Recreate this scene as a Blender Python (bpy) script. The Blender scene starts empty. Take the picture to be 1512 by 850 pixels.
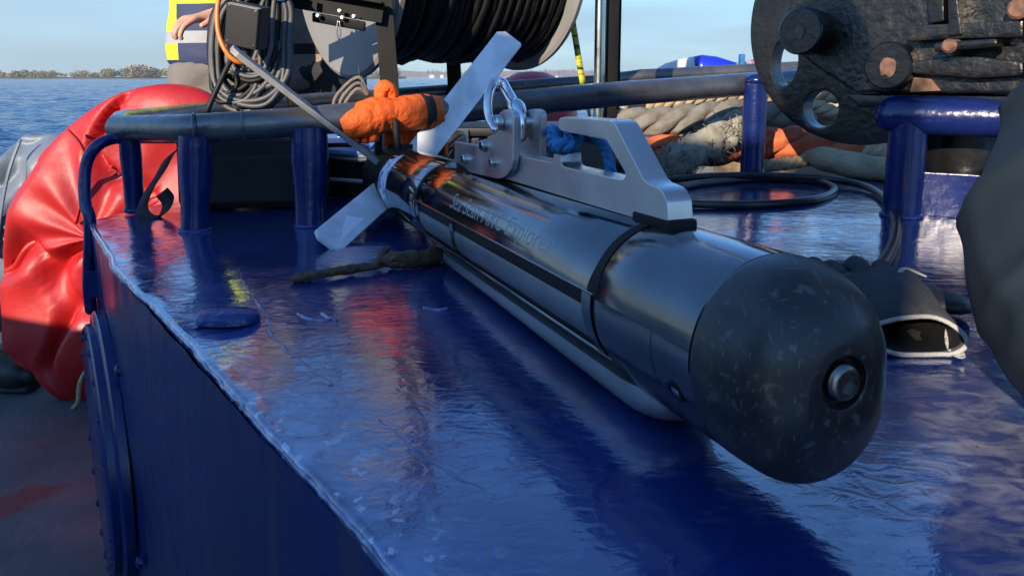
import bpy, bmesh, math, random
from mathutils import Vector, Matrix, noise
R_ = math.radians
random.seed(7)
scene = bpy.context.scene
COL = scene.collection

# ------------------------------------------------------------------ camera
H = .25; FPX = 1100.; PPY = 283.; PITCH = math.atan((PPY - 115) / FPX)
cam_d = bpy.data.cameras.new('camera'); cam = bpy.data.objects.new('camera', cam_d); COL.objects.link(cam)
cam.location = (0, 0, H); cam.rotation_euler = (math.pi / 2 - PITCH, 0, 0)
cam_d.sensor_width = 36; cam_d.lens = FPX / 1512 * 36
cam_d.shift_y = -(425 - PPY) / 1512
cam_d.clip_start = .01; cam_d.clip_end = 30000
scene.camera = cam

# ------------------------------------------------------------------ sky, sun, exposure
SUN_AZ = Vector((-.47, -.88, 0)).normalized(); SUN_EL = R_(20)
world = bpy.data.worlds.new('World'); scene.world = world; world.use_nodes = True
wn = world.node_tree.nodes; wl = world.node_tree.links
for n_ in list(wn): wn.remove(n_)
wo = wn.new('ShaderNodeOutputWorld'); wb = wn.new('ShaderNodeBackground')
sky = wn.new('ShaderNodeTexSky'); sky.sky_type = 'NISHITA'; sky.sun_disc = False
sky.sun_elevation = SUN_EL; sky.sun_rotation = math.atan2(SUN_AZ.x, SUN_AZ.y)
sky.air_density = 1.0; sky.dust_density = .15; sky.ozone_density = 5.; sky.altitude = 200
# thin streaks of high cloud over the whole dome
tc = wn.new('ShaderNodeTexCoord'); mp = wn.new('ShaderNodeMapping'); mp.inputs['Scale'].default_value = (1.2, 1.2, 9)
nz = wn.new('ShaderNodeTexNoise'); nz.inputs['Scale'].default_value = 2.2; nz.inputs['Detail'].default_value = 6
cr = wn.new('ShaderNodeValToRGB'); cr.color_ramp.elements[0].position = .22; cr.color_ramp.elements[0].color = (.62, .62, .62, 1); cr.color_ramp.elements[1].position = .74
cr.color_ramp.elements[1].color = (1, 1, 1, 1)
mx = wn.new('ShaderNodeMixRGB'); mx.inputs[2].default_value = (1.72, 2.36, 2.5, 1)
wl.new(tc.outputs['Generated'], mp.inputs[0]); wl.new(mp.outputs[0], nz.inputs['Vector']); wl.new(nz.outputs[0], cr.inputs[0])
sxy = wn.new('ShaderNodeSeparateXYZ'); wl.new(tc.outputs['Generated'], sxy.inputs[0])
mr = wn.new('ShaderNodeMapRange'); mr.inputs[1].default_value = .07; mr.inputs[2].default_value = .26; mr.inputs[3].default_value = 1.; mr.inputs[4].default_value = .0; wl.new(sxy.outputs[2], mr.inputs[0])
mm = wn.new('ShaderNodeMath'); mm.operation = 'MULTIPLY'; wl.new(cr.outputs[0], mm.inputs[0]); wl.new(mr.outputs[0], mm.inputs[1]); wl.new(mm.outputs[0], mx.inputs[0]); tint = wn.new('ShaderNodeMixRGB'); tint.blend_type = 'MULTIPLY'; tint.inputs[0].default_value = 1; tint.inputs[2].default_value = (.94, 1.20, 1.38, 1)   # cool camera white balance
wl.new(sky.outputs[0], tint.inputs[1]); wl.new(tint.outputs[0], mx.inputs[1]); wl.new(mx.outputs[0], wb.inputs[0])
wb.inputs[1].default_value = .14
wl.new(wb.outputs[0], wo.inputs[0])
sun_d = bpy.data.lights.new('sun', 'SUN'); sun_d.energy = 4.9; sun_d.angle = R_(.53); sun_d.color = (1, .85, .66)
sun = bpy.data.objects.new('sun', sun_d); COL.objects.link(sun)
to_sun = Vector((SUN_AZ.x * math.cos(SUN_EL), SUN_AZ.y * math.cos(SUN_EL), math.sin(SUN_EL)))
sun.rotation_euler = to_sun.to_track_quat('Z', 'Y').to_euler()
scene.view_settings.view_transform = 'Standard'; scene.view_settings.look = 'None'
scene.view_settings.exposure = .8; scene.view_settings.gamma = 1
scene.view_settings.use_curve_mapping = False
scene.cycles.max_bounces = 8
scene.cycles.caustics_reflective = False; scene.cycles.caustics_refractive = False

# ------------------------------------------------------------------ measuring helpers
CAM = Vector((0, 0, H))
CF = Vector((0, math.cos(PITCH), -math.sin(PITCH))); CU = Vector((0, math.sin(PITCH), math.cos(PITCH))); CR = Vector((1, 0, 0))
def ray(px, py): return CF + CR * ((px - 756) / FPX) + CU * ((PPY - py) / FPX)
def onz(px, py, z=0.):
    d = ray(px, py); return CAM + d * ((z - H) / d.z)
def at(px, py, Y):
    d = ray(px, py); return CAM + d * (Y / d.y)
def onplane(px, py, q, n):
    d = ray(px, py); return CAM + d * (((q - CAM).dot(n)) / d.dot(n))

# ------------------------------------------------------------------ materials
def pmat(name, col, rough=.5, metal=0., col2=None, vs=8., vlo=.4, vhi=.65, bump=0., bs=40., bd=.01, coat=0.,
         coat_r=.1, spec=.5, rvar=0., stretch=None, col3=None, v3=None, trans=0., sheen=0., sub=None):
    m = bpy.data.materials.new(name); m.use_nodes = True
    nt = m.node_tree; ns = nt.nodes; lk = nt.links; b = ns['Principled BSDF']
    b.inputs['Base Color'].default_value = (*col, 1); b.inputs['Roughness'].default_value = rough
    b.inputs['Metallic'].default_value = metal; b.inputs['Coat Weight'].default_value = coat
    b.inputs['Coat Roughness'].default_value = coat_r; b.inputs['Specular IOR Level'].default_value = spec
    if trans: b.inputs['Transmission Weight'].default_value = trans
    if sheen: b.inputs['Sheen Weight'].default_value = sheen
    t = ns.new('ShaderNodeTexCoord'); vec = t.outputs['Object']
    if stretch:
        g = ns.new('ShaderNodeMapping'); g.inputs['Scale'].default_value = stretch; lk.new(vec, g.inputs[0]); vec = g.outputs[0]
    def nse(scale, detail=5., dist=0.):
        n = ns.new('ShaderNodeTexNoise'); n.inputs['Scale'].default_value = scale; n.inputs['Detail'].default_value = detail
        n.inputs['Distortion'].default_value = dist; lk.new(vec, n.inputs['Vector']); return n.outputs[0]
    def ramp(src, a, bb):
        r = ns.new('ShaderNodeMapRange'); r.inputs[1].default_value = a; r.inputs[2].default_value = bb; lk.new(src, r.inputs[0]); return r.outputs[0]
    def mix(fac, c1, c2):
        x = ns.new('ShaderNodeMixRGB'); lk.new(fac, x.inputs[0])
        for i, c in ((1, c1), (2, c2)):
            if isinstance(c, tuple): x.inputs[i].default_value = (*c, 1)
            else: lk.new(c, x.inputs[i])
        return x.outputs[0]
    c = None
    if col2: c = mix(ramp(nse(vs), vlo, vhi), col, col2); lk.new(c, b.inputs['Base Color'])
    if col3:
        c = mix(ramp(nse(v3[0], 6., .6), v3[1], v3[2]), c if c else col, col3); lk.new(c, b.inputs['Base Color'])
    if rvar:
        r = ns.new('ShaderNodeMapRange'); r.inputs[1].default_value = .3; r.inputs[2].default_value = .7
        r.inputs[3].default_value = max(.02, rough - rvar); r.inputs[4].default_value = rough + rvar
        lk.new(nse(vs * 1.7), r.inputs[0]); lk.new(r.outputs[0], b.inputs['Roughness'])
    if bump:
        bp = ns.new('ShaderNodeBump'); bp.inputs['Strength'].default_value = bump; bp.inputs['Distance'].default_value = bd
        lk.new(nse(bs, 6.), bp.inputs['Height']); lk.new(bp.outputs[0], b.inputs['Normal'])
        if coat: lk.new(bp.outputs[0], b.inputs['Coat Normal'])
    m['_b'] = 1
    return m

def nodes(m): return m.node_tree.nodes, m.node_tree.links, m.node_tree.nodes['Principled BSDF']

# thick glossy blue deck paint, brushed on, with sagging and dents
def blue_paint():
    m = pmat('blue_deck_paint', (.008, .022, .135), .13)
    ns, lk, b = nodes(m)
    t = ns.new('ShaderNodeTexCoord')
    def nse(scale, detail=4., sc=(1, 1, 1), dist=0.):
        g = ns.new('ShaderNodeMapping'); g.inputs['Scale'].default_value = sc; g.inputs['Rotation'].default_value = (0, 0, .12)
        lk.new(t.outputs['Object'], g.inputs[0])
        n = ns.new('ShaderNodeTexNoise'); n.inputs['Scale'].default_value = scale; n.inputs['Detail'].default_value = detail
        n.inputs['Distortion'].default_value = dist; lk.new(g.outputs[0], n.inputs['Vector']); return n.outputs[0]
    def rng(s, a, bb, lo=0., hi=1.):
        r = ns.new('ShaderNodeMapRange'); r.inputs[1].default_value = a; r.inputs[2].default_value = bb
        r.inputs[3].default_value = lo; r.inputs[4].default_value = hi; lk.new(s, r.inputs[0]); return r.outputs[0]
    def mix(fac, c1, c2):
        x = ns.new('ShaderNodeMixRGB'); lk.new(fac, x.inputs[0])
        for i, c in ((1, c1), (2, c2)):
            if isinstance(c, tuple): x.inputs[i].default_value = (*c, 1)
            else: lk.new(c, x.inputs[i])
        return x.outputs[0]
    c = mix(rng(nse(7., 6.), .35, .7), (.0025, .016, .10), (.004, .030, .175))
    c = mix(rng(nse(34., 8., (.6, 2.2, 1), 1.2), .60, .76, 0., .45), c, (.10, .14, .30))     # chalky scuffs
    c = mix(rng(nse(120., 3.), .72, .80, 0., .5), c, (.16, .2, .34))
    at_ = ns.new('ShaderNodeAttribute'); at_.attribute_name = 'edge'                          # paint rubbed chalky and chipped along the outer edge
    k = ns.new('ShaderNodeMath'); k.operation = 'MULTIPLY'; lk.new(at_.outputs['Fac'], k.inputs[0]); lk.new(rng(nse(30., 9., (1, 1, 1), 1.), .44, .62, 0., .75), k.inputs[1])
    c = mix(k.outputs[0], c, (.13, .18, .34))
    k = ns.new('ShaderNodeMath'); k.operation = 'MULTIPLY'; lk.new(at_.outputs['Fac'], k.inputs[0]); lk.new(rng(nse(75., 6., (1, 1, 1), .5), .60, .64, 0., 1.), k.inputs[1])
    c = mix(k.outputs[0], c, (.34, .38, .46))
    # pale dust painted to brighten the sunlit strip and plate by the ropes
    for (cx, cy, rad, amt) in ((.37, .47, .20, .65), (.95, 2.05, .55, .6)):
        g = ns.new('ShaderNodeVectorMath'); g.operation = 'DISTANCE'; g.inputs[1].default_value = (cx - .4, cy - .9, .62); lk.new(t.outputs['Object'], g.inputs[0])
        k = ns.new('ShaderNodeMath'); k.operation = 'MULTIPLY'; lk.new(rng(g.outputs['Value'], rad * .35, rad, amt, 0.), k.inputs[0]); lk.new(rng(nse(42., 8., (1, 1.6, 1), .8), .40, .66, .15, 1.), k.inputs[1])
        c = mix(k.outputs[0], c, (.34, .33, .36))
    c = mix(rng(nse(90., 2.), .735, .76, 0., .8), c, (.10, .045, .025))                       # pin-head rust
    lk.new(c, b.inputs['Base Color'])
    lk.new(rng(nse(16., 6.), .3, .75, .10, .30), b.inputs['Roughness'])
    b1 = ns.new('ShaderNodeBump'); b1.inputs['Strength'].default_value = .30; b1.inputs['Distance'].default_value = .012
    lk.new(nse(6., 3.), b1.inputs['Height'])
    b2 = ns.new('ShaderNodeBump'); b2.inputs['Strength'].default_value = .14; b2.inputs['Distance'].default_value = .0035
    lk.new(nse(48., 5., (1, 1.6, 1), 1.2), b2.inputs['Height']); lk.new(b1.outputs[0], b2.inputs['Normal'])
    lk.new(b2.outputs[0], b.inputs['Normal']); lk.new(b2.outputs[0], b.inputs['Coat Normal'])
    b.inputs['Coat Weight'].default_value = 1.; b.inputs['Coat Roughness'].default_value = .05; b.inputs['Coat IOR'].default_value = 1.9
    return m

M = {}
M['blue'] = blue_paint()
M['blue_post'] = pmat('blue_post_paint', (.005, .013, .085), .22, col2=(.009, .02, .11), vs=14, bump=.35, bs=55, bd=.004,
                      col3=(.25, .27, .32), v3=(60, .74, .80))
M['rail'] = pmat('worn_dark_rail', (.10, .105, .115), .30, .6, col2=(.16, .15, .14), vs=16, bump=.3, bs=60, bd=.002, rvar=.1,
                 col3=(.16, .10, .07), v3=(25, .70, .78))
M['blue_side'] = pmat('shaded_blue_side_paint', (.004, .015, .10), .25, col2=(.006, .021, .13), vs=5, bump=.25, bs=11, bd=.01, rvar=.08, col3=(.035, .04, .08), v3=(24, .54, .74), stretch=(1, 1, .14))  # same blue, darkened to put the wall's shade into the colour
M['weld'] = pmat('painted_weld', (.012, .03, .16), .2, bump=.8, bs=110, bd=.004)
M['weld_pale'] = pmat('scuffed_weld', (.03, .06, .2), .3, col2=(.24, .29, .44), vs=55, bump=.5, bs=140, bd=.002, coat=1., coat_r=.08)
M['deck'] = pmat('worn_deck_paint', (.06, .072, .074), .6, col2=(.09, .10, .10), vs=5, bump=.5, bs=70, bd=.005,
                 col3=(.16, .035, .03), v3=(6, .60, .68), rvar=.15)
M['red'] = pmat('red_pvc', (.42, .010, .011), .5, col2=(.33, .009, .010), vs=4, bump=.3, bs=12, bd=.015, col3=(.22, .02, .016), v3=(9, .60, .8), rvar=.08)
M['pale'] = pmat('pale_plastic', (.13, .16, .20), .5, col2=(.095, .12, .155), vs=6, bump=.4, bs=10, bd=.02)
M['blackfab'] = pmat('black_nylon', (.008, .008, .009), .75, col2=(.013, .013, .014), vs=30, bump=.3, bs=220, bd=.001)
M['strap'] = pmat('black_webbing', (.010, .010, .011), .7, bump=.4, bs=300, bd=.001)
M['rubber'] = pmat('black_rubber_cable', (.005, .005, .0055), .55, spec=.3, col2=(.008, .008, .008), vs=30)
M['rubberg'] = pmat('grey_rubber_cable', (.06, .06, .062), .5, col2=(.085, .085, .085), vs=30)
M['orange_c'] = pmat('orange_cable', (.65, .16, .015), .4)
M['jbox'] = pmat('black_abs', (.012, .012, .013), .4, bump=.1, bs=200, bd=.001)
M['steel'] = pmat('stainless', (.55, .55, .54), .22, 1., col2=(.42, .42, .42), vs=12, rvar=.06)
M['chrome'] = pmat('polished_steel', (.72, .72, .73), .10, 1., col2=(.55, .55, .55), vs=40, rvar=.05)
M['alu'] = pmat('bead_blasted_aluminium', (.56, .555, .54), .34, .9, col2=(.49, .485, .47), vs=14, bump=.08, bs=300, bd=.0005,
                col3=(.06, .06, .06), v3=(55, .735, .76), rvar=.07)
M['blackmetal'] = pmat('black_powder_coat', (.005, .005, .0055), .5, spec=.15, col2=(.008, .008, .008), vs=20, bump=.1, bs=120, bd=.001)
M['flange'] = pmat('grey_flange_plate', (.24, .23, .215), .5, .1, col2=(.20, .195, .185), vs=5, bump=.1, bs=60, bd=.001)
M['fin'] = pmat('pale_plastic_fin', (.72, .74, .77), .38, col2=(.52, .53, .54), vs=20, col3=(.35, .34, .32), v3=(70, .68, .76), bump=.06, bs=150, bd=.001)
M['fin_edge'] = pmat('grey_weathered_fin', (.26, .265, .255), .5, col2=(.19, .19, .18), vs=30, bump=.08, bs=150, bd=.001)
M['sticker'] = pmat('white_sticker', (.75, .77, .8), .4, col2=(.75, .77, .8), vs=30, vlo=.55, vhi=.6, col3=(.08, .22, .5), v3=(60, .52, .56))
M['orange'] = pmat('orange_canvas', (.72, .115, .006), .7, col2=(.60, .085, .005), vs=9, bump=.5, bs=45, bd=.02)
M['hi_rope'] = pmat('tan_rope', (.42, .32, .19), .85, col2=(.30, .22, .13), vs=30, bump=.8, bs=240, bd=.003, stretch=(1, 1, 1))
M['gr_rope'] = pmat('grey_rope', (.20, .185, .155), .9, col2=(.13, .115, .09), vs=25, bump=.8, bs=240, bd=.003)
M['or_rope'] = pmat('orange_rope', (.52, .12, .045), .8, col2=(.36, .08, .03), vs=30, bump=.7, bs=200, bd=.003)
M['fray'] = pmat('frayed_fibre', (.30, .28, .23), .9, col2=(.20, .19, .15), vs=40)
M['canvas'] = pmat('tan_canvas', (.40, .33, .20), .9, col2=(.30, .24, .14), vs=20, bump=.9, bs=130, bd=.004)
M['blue_rope'] = pmat('blue_rope', (.015, .12, .30), .7, col2=(.02, .17, .38), vs=60, bump=.8, bs=260, bd=.003)
M['purple_rope'] = pmat('purple_rope', (.16, .08, .2), .7, col2=(.3, .25, .35), vs=80)
M['stick'] = pmat('brown_bark', (.075, .045, .026), .9, col2=(.13, .085, .05), vs=70, bump=1., bs=160, bd=.004)
M['hose'] = pmat('black_hose', (.010, .010, .011), .35, col2=(.03, .028, .03), vs=20, bump=.1, bs=80, bd=.001)
M['glove'] = pmat('grey_knit', (.045, .047, .052), .9, col2=(.03, .03, .034), vs=60, bump=.8, bs=330, bd=.002)
M['glove_dark'] = pmat('black_nitrile', (.010, .010, .012), .5, bump=.5, bs=90, bd=.003)
M['trim'] = pmat('white_trim', (.36, .35, .34), .85, bump=.6, bs=300, bd=.002)
M['taglab'] = pmat('care_label', (.62, .60, .57), .7, col2=(.28, .27, .27), vs=220, vlo=.55, vhi=.62, stretch=(1, 1, 3))
M['trousers'] = pmat('dark_teal_trousers', (.010, .017, .023), .65, spec=.3, col2=(.013, .021, .027), vs=10, bump=.2, bs=320, bd=.001)
M['skin'] = pmat('skin', (.50, .27, .18), .5, col2=(.45, .22, .15), vs=30)
M['hair'] = pmat('hair', (.05, .03, .02), .6, bump=.6, bs=160, bd=.004)
M['gtrousers'] = pmat('grey_brown_trousers', (.16, .14, .125), .8, col2=(.13, .115, .10), vs=10, bump=.4, bs=14, bd=.02)
M['dtrousers'] = pmat('dark_trousers', (.015, .015, .017), .8, bump=.4, bs=14, bd=.02)
M['boots'] = pmat('black_boots', (.012, .011, .010), .5)
M['shade_house_blue'] = pmat('blue_shade_house_paint', (.01, .03, .13), .35, col2=(.014, .038, .16), vs=3)
M['grey_lock'] = pmat('grey_shade_locker_and_cradle_paint', (.22, .24, .25), .5, col2=(.18, .2, .2), vs=3)
M['label_w'] = pmat('white_label', (.8, .82, .84), .4)
M['glass'] = pmat('dark_window', (.02, .025, .03), .08)
M['fender_w'] = pmat('white_vinyl', (.62, .62, .60), .35, col2=(.5, .5, .47), vs=8)
M['fender_b'] = pmat('blue_vinyl', (.012, .03, .45), .3)
M['fender_r'] = pmat('red_vinyl', (.5, .02, .03), .4, col2=(.4, .02, .03), vs=6)
M['notebook'] = pmat('blue_board', (.12, .25, .55), .3)
M['rod'] = pmat('grey_plastic_rod', (.42, .42, .40), .45)
M['bolt'] = pmat('zinc_bolt', (.25, .25, .25), .45, 1.)
M['dark_steel'] = pmat('dull_steel', (.24, .235, .22), .3, 1., col2=(.16, .155, .145), vs=120)

def rust_black():
    m = pmat('tarred_black_iron', (.006, .006, .006), .28, col2=(.018, .017, .016), vs=30, bump=.4, bs=85, bd=.006, rvar=.14)
    ns, lk, b = nodes(m)
    t = ns.new('ShaderNodeTexCoord')
    n = ns.new('ShaderNodeTexNoise'); n.inputs['Scale'].default_value = 13; n.inputs['Detail'].default_value = 7; n.inputs['Distortion'].default_value = .7
    lk.new(t.outputs['Object'], n.inputs['Vector'])
    r = ns.new('ShaderNodeMapRange'); r.inputs[1].default_value = .655; r.inputs[2].default_value = .685; lk.new(n.outputs[0], r.inputs[0])
    src = b.inputs['Base Color'].links[0].from_socket
    x = ns.new('ShaderNodeMixRGB'); lk.new(r.outputs[0], x.inputs[0]); lk.new(src, x.inputs[1]); x.inputs[2].default_value = (.26, .13, .07, 1)
    lk.new(x.outputs[0], b.inputs['Base Color'])
    return m
M['tar'] = rust_black()
M['tar_smooth'] = pmat('smooth_black_iron', (.005, .005, .0055), .27, col2=(.010, .010, .010), vs=20, bump=.35, bs=60, bd=.004, col3=(.2, .11, .06), v3=(22, .72, .76))
M['rust'] = pmat('bare_rusty_steel', (.20, .10, .06), .75, col2=(.07, .04, .028), vs=60, bump=.5, bs=90, bd=.003)

# towfish finishes
M['tf_body'] = pmat('dark_anodised_tube', (.20, .205, .215), .10, .97, col2=(.13, .135, .142), vs=9, bump=.03, bs=180, bd=.0006, rvar=.05,
                    col3=(.035, .035, .04), v3=(26, .70, .78))
M['tf_tail'] = pmat('bright_tail_tube', (.34, .34, .35), .09, .97, col2=(.15, .15, .16), vs=16, rvar=.06, col3=(.04, .04, .045), v3=(14, .60, .72))
M['tf_front'] = pmat('satin_front_tube', (.15, .158, .17), .16, .95, col2=(.105, .112, .122), vs=12, bump=.03, bs=150, bd=.0006, rvar=.06,
                     col3=(.26, .27, .29), v3=(60, .735, .79))
M['tf_pod'] = pmat('grey_keel', (.36, .37, .38), .36, .7, col2=(.29, .30, .31), vs=18, rvar=.06, bump=.05, bs=160, bd=.0008)
M['tf_panel'] = pmat('grey_transducer', (.22, .235, .245), .34, .4, col2=(.17, .185, .195), vs=16, rvar=.05)
M['tf_black'] = pmat('black_delrin', (.006, .006, .0065), .6, spec=.2, col2=(.010, .010, .011), vs=25)
M['tf_text'] = pmat('etched_lettering', (.27, .28, .30), .5, .7)
def nose_mat():
    m = pmat('scuffed_black_nose', (.008, .009, .010), .38, spec=.4, col2=(.016, .019, .020), vs=14, bump=.12, bs=60, bd=.0015, rvar=.08)
    ns, lk, b = nodes(m)
    t = ns.new('ShaderNodeTexCoord')
    src = b.inputs['Base Color'].links[0].from_socket
    for sc, rot, lo, hi, col in (((70, 420, 170), .5, .625, .72, (.17, .16, .145)), ((420, 75, 120), -.4, .625, .72, (.16, .155, .145)), ((17, 17, 17), 0, .47, .64, (.085, .082, .076)), ((120, 120, 120), 0, .60, .68, (.12, .115, .105))):
        g = ns.new('ShaderNodeMapping'); g.inputs['Scale'].default_value = sc; g.inputs['Rotation'].default_value = (rot, rot * .7, rot)
        lk.new(t.outputs['Object'], g.inputs[0])
        n = ns.new('ShaderNodeTexNoise'); n.inputs['Scale'].default_value = 1.; n.inputs['Detail'].default_value = 6; lk.new(g.outputs[0], n.inputs['Vector'])
        r = ns.new('ShaderNodeMapRange'); r.inputs[1].default_value = lo; r.inputs[2].default_value = hi; r.inputs[4].default_value = .42; lk.new(n.outputs[0], r.inputs[0])
        x = ns.new('ShaderNodeMixRGB'); lk.new(r.outputs[0], x.inputs[0]); lk.new(src, x.inputs[1]); x.inputs[2].default_value = (*col, 1)
        src = x.outputs[0]
    lk.new(src, b.inputs['Base Color'])
    return m
M['nose'] = nose_mat()

# ------------------------------------------------------------------ mesh helpers
def tag(o, label=None, cat=None, group=None, kind=None):
    if label: o['label'] = label
    if cat: o['category'] = cat
    if group: o['group'] = group
    if kind: o['kind'] = kind
    return o
def thing(name, loc, label, cat, group=None):
    o = bpy.data.objects.new(name, None); COL.objects.link(o); o.location = loc; o.empty_display_size = .05
    return tag(o, label, cat, group)
def root_offset(o):
    v = Vector((0, 0, 0))
    while o is not None:
        v += o.location; o = o.parent
    return v
def frame(d, ref=Vector((0, 0, 1))):
    d = d.normalized()
    if abs(d.dot(ref)) > .98: ref = Vector((1, 0, 0))
    a = d.cross(ref).normalized(); b = a.cross(d).normalized()
    return a, b
def spline(pts, n=8, closed=False):
    P = [Vector(p) for p in pts]; out = []; N = len(P)
    for i in range(N if closed else N - 1):
        p0 = P[(i - 1) % N] if (closed or i > 0) else P[0] * 2 - P[1]
        p1 = P[i]; p2 = P[(i + 1) % N]
        p3 = P[(i + 2) % N] if (closed or i + 2 < N) else P[-1] * 2 - P[-2]
        for k in range(n):
            t = k / n
            out.append(.5 * ((2 * p1) + (p2 - p0) * t + (2 * p0 - 5 * p1 + 4 * p2 - p3) * t * t + (3 * p1 - p0 - 3 * p2 + p3) * t ** 3))
    if not closed: out.append(P[-1])
    return out
class MB:
    def __init__(s): s.v = []; s.f = []
    def add(s, vs, fs):
        o = len(s.v); s.v += [Vector(p) for p in vs]; s.f += [tuple(o + i for i in f) for f in fs]; return s
    def box(s, c, size, ax=None):
        c = Vector(c); ax = ax or (Vector((1, 0, 0)), Vector((0, 1, 0)), Vector((0, 0, 1)))
        hx, hy, hz = [k / 2 for k in size]
        vs = [c + ax[0] * hx * x + ax[1] * hy * y + ax[2] * hz * z for x in (-1, 1) for y in (-1, 1) for z in (-1, 1)]
        return s.add(vs, [(0, 1, 3, 2), (4, 6, 7, 5), (0, 4, 5, 1), (2, 3, 7, 6), (0, 2, 6, 4), (1, 5, 7, 3)])
    def tube(s, path, r, seg=12, closed=False, caps=True, round_ends=False, flat=1., ref=None, ridge=None):
        P = [Vector(p) for p in path]; n = len(P)
        rr = r if hasattr(r, '__len__') else [r] * n
        if round_ends:
            d0 = (P[0] - P[1]).normalized(); d1 = (P[-1] - P[-2]).normalized(); q0, q1, a, b = [], [], [], []
            for k in (90, 65, 40, 18):
                q0.append(P[0] + d0 * rr[0] * math.sin(R_(k))); a.append(max(rr[0] * math.cos(R_(k)), rr[0] * .02))
            for k in (18, 40, 65, 90):
                q1.append(P[-1] + d1 * rr[-1] * math.sin(R_(k))); b.append(max(rr[-1] * math.cos(R_(k)), rr[-1] * .02))
            P = q0 + P + q1; rr = a + list(rr) + b; n = len(P)
        prev = None; vs = []
        for i in range(n):
            if closed: d = P[(i + 1) % n] - P[i - 1]
            else: d = P[min(i + 1, n - 1)] - P[max(i - 1, 0)]
            d = d.normalized() if d.length > 1e-9 else Vector((0, 0, 1))
            if prev is None: a, b = frame(d, ref or Vector((0, 0, 1)))
            else:
                a = prev - d * prev.dot(d)
                a = a.normalized() if a.length > 1e-6 else frame(d)[0]
                b = a.cross(d).normalized()
            prev = a
            for k in range(seg):
                t = 2 * math.pi * k / seg
                k_ = rr[i] * (1 + ridge[0] * math.cos(ridge[1] * t + ridge[2] * i)) if ridge else rr[i]
                vs.append(P[i] + (a * math.cos(t) + b * math.sin(t) * flat) * k_)
        fs = []
        for i in range(n if closed else n - 1):
            j = (i + 1) % n
            for k in range(seg):
                k2 = (k + 1) % seg
                fs.append((i * seg + k, i * seg + k2, j * seg + k2, j * seg + k))
        if caps and not closed:
            fs.append(tuple(range(seg - 1, -1, -1))); fs.append(tuple((n - 1) * seg + k for k in range(seg)))
        return s.add(vs, fs)
    def cyl(s, a, b, r, seg=20, r2=None): return s.tube([a, b], [r, r if r2 is None else r2], seg)
    def lathe(s, o, d, prof, seg=32):            # prof: (along, radius)
        o = Vector(o); d = Vector(d).normalized(); a, b = frame(d); vs = []; fs = []
        for (h, r) in prof:
            for k in range(seg):
                t = 2 * math.pi * k / seg; vs.append(o + d * h + (a * math.cos(t) + b * math.sin(t)) * max(r, 1e-5))
        for i in range(len(prof) - 1):
            for k in range(seg):
                k2 = (k + 1) % seg; fs.append((i * seg + k, i * seg + k2, (i + 1) * seg + k2, (i + 1) * seg + k))
        fs.append(tuple(range(seg - 1, -1, -1))); fs.append(tuple((len(prof) - 1) * seg + k for k in range(seg)))
        return s.add(vs, fs)
    def prism(s, poly, fn, h0, h1):              # fn(u,v,h) -> point
        n = len(poly); vs = [fn(u, v, h0) for u, v in poly] + [fn(u, v, h1) for u, v in poly]
        fs = [tuple(range(n - 1, -1, -1)), tuple(range(n, 2 * n))]
        fs += [(i, (i + 1) % n, n + (i + 1) % n, n + i) for i in range(n)]
        return s.add(vs, fs)
    def rope(s, path, r, pitch, seg=8, sub=1, strands=3):
        P = [Vector(p) for p in path]; n = len(P); prev = None; L = 0; lanes = [[] for _ in range(strands)]
        for i in range(n):
            d = (P[min(i + 1, n - 1)] - P[max(i - 1, 0)]).normalized()
            if prev is None: a, b = frame(d)
            else:
                a = (prev - d * prev.dot(d)).normalized(); b = a.cross(d).normalized()
            prev = a
            if i: L += (P[i] - P[i - 1]).length
            for k in range(strands):
                t = 2 * math.pi * (L / pitch + k / strands); lanes[k].append(P[i] + (a * math.cos(t) + b * math.sin(t)) * r * .50)
        for ln in lanes: s.tube(ln, r * .54, max(seg, 20), ridge=(.07, 5, .55))
        return s
    def build(s, name, mat, parent=None, smooth=40, bevel=0, segs=2, displace=None, label=None, clean=True):
        me = bpy.data.meshes.new(name)
        off = root_offset(parent) if parent is not None else Vector((0, 0, 0))
        me.from_pydata([p - off for p in s.v], [], s.f)
        bm = bmesh.new(); bm.from_mesh(me)
        bmesh.ops.recalc_face_normals(bm, faces=bm.faces)
        if bevel:
            es = [e for e in bm.edges if len(e.link_faces) == 2 and e.calc_face_angle(0) > .5]
            bmesh.ops.bevel(bm, geom=es, offset=bevel, segments=segs, profile=.6, affect='EDGES', clamp_overlap=True)
        if displace:
            amp, sc = displace; bm.normal_update()
            for v in bm.verts: v.co += v.normal * amp * noise.noise((v.co + off) * sc)
        bm.to_mesh(me); bm.free()
        if smooth:
            for p in me.polygons: p.use_smooth = True
            if smooth < 180: me.set_sharp_from_angle(angle=R_(smooth))
        if mat is not None: me.materials.append(M[mat] if isinstance(mat, str) else mat)
        o = bpy.data.objects.new(name, me); COL.objects.link(o)
        if bevel and smooth:
            wn_ = o.modifiers.new('weighted', 'WEIGHTED_NORMAL'); wn_.keep_sharp = True
        if parent is not None: o.parent = parent
        if label: o['label'] = label
        return o
def circle2(cx, cy, r, n=24, a0=0, a1=360):
    return [(cx + r * math.cos(R_(a0 + (a1 - a0) * i / n)), cy + r * math.sin(R_(a0 + (a1 - a0) * i / n))) for i in range(n)]
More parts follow.
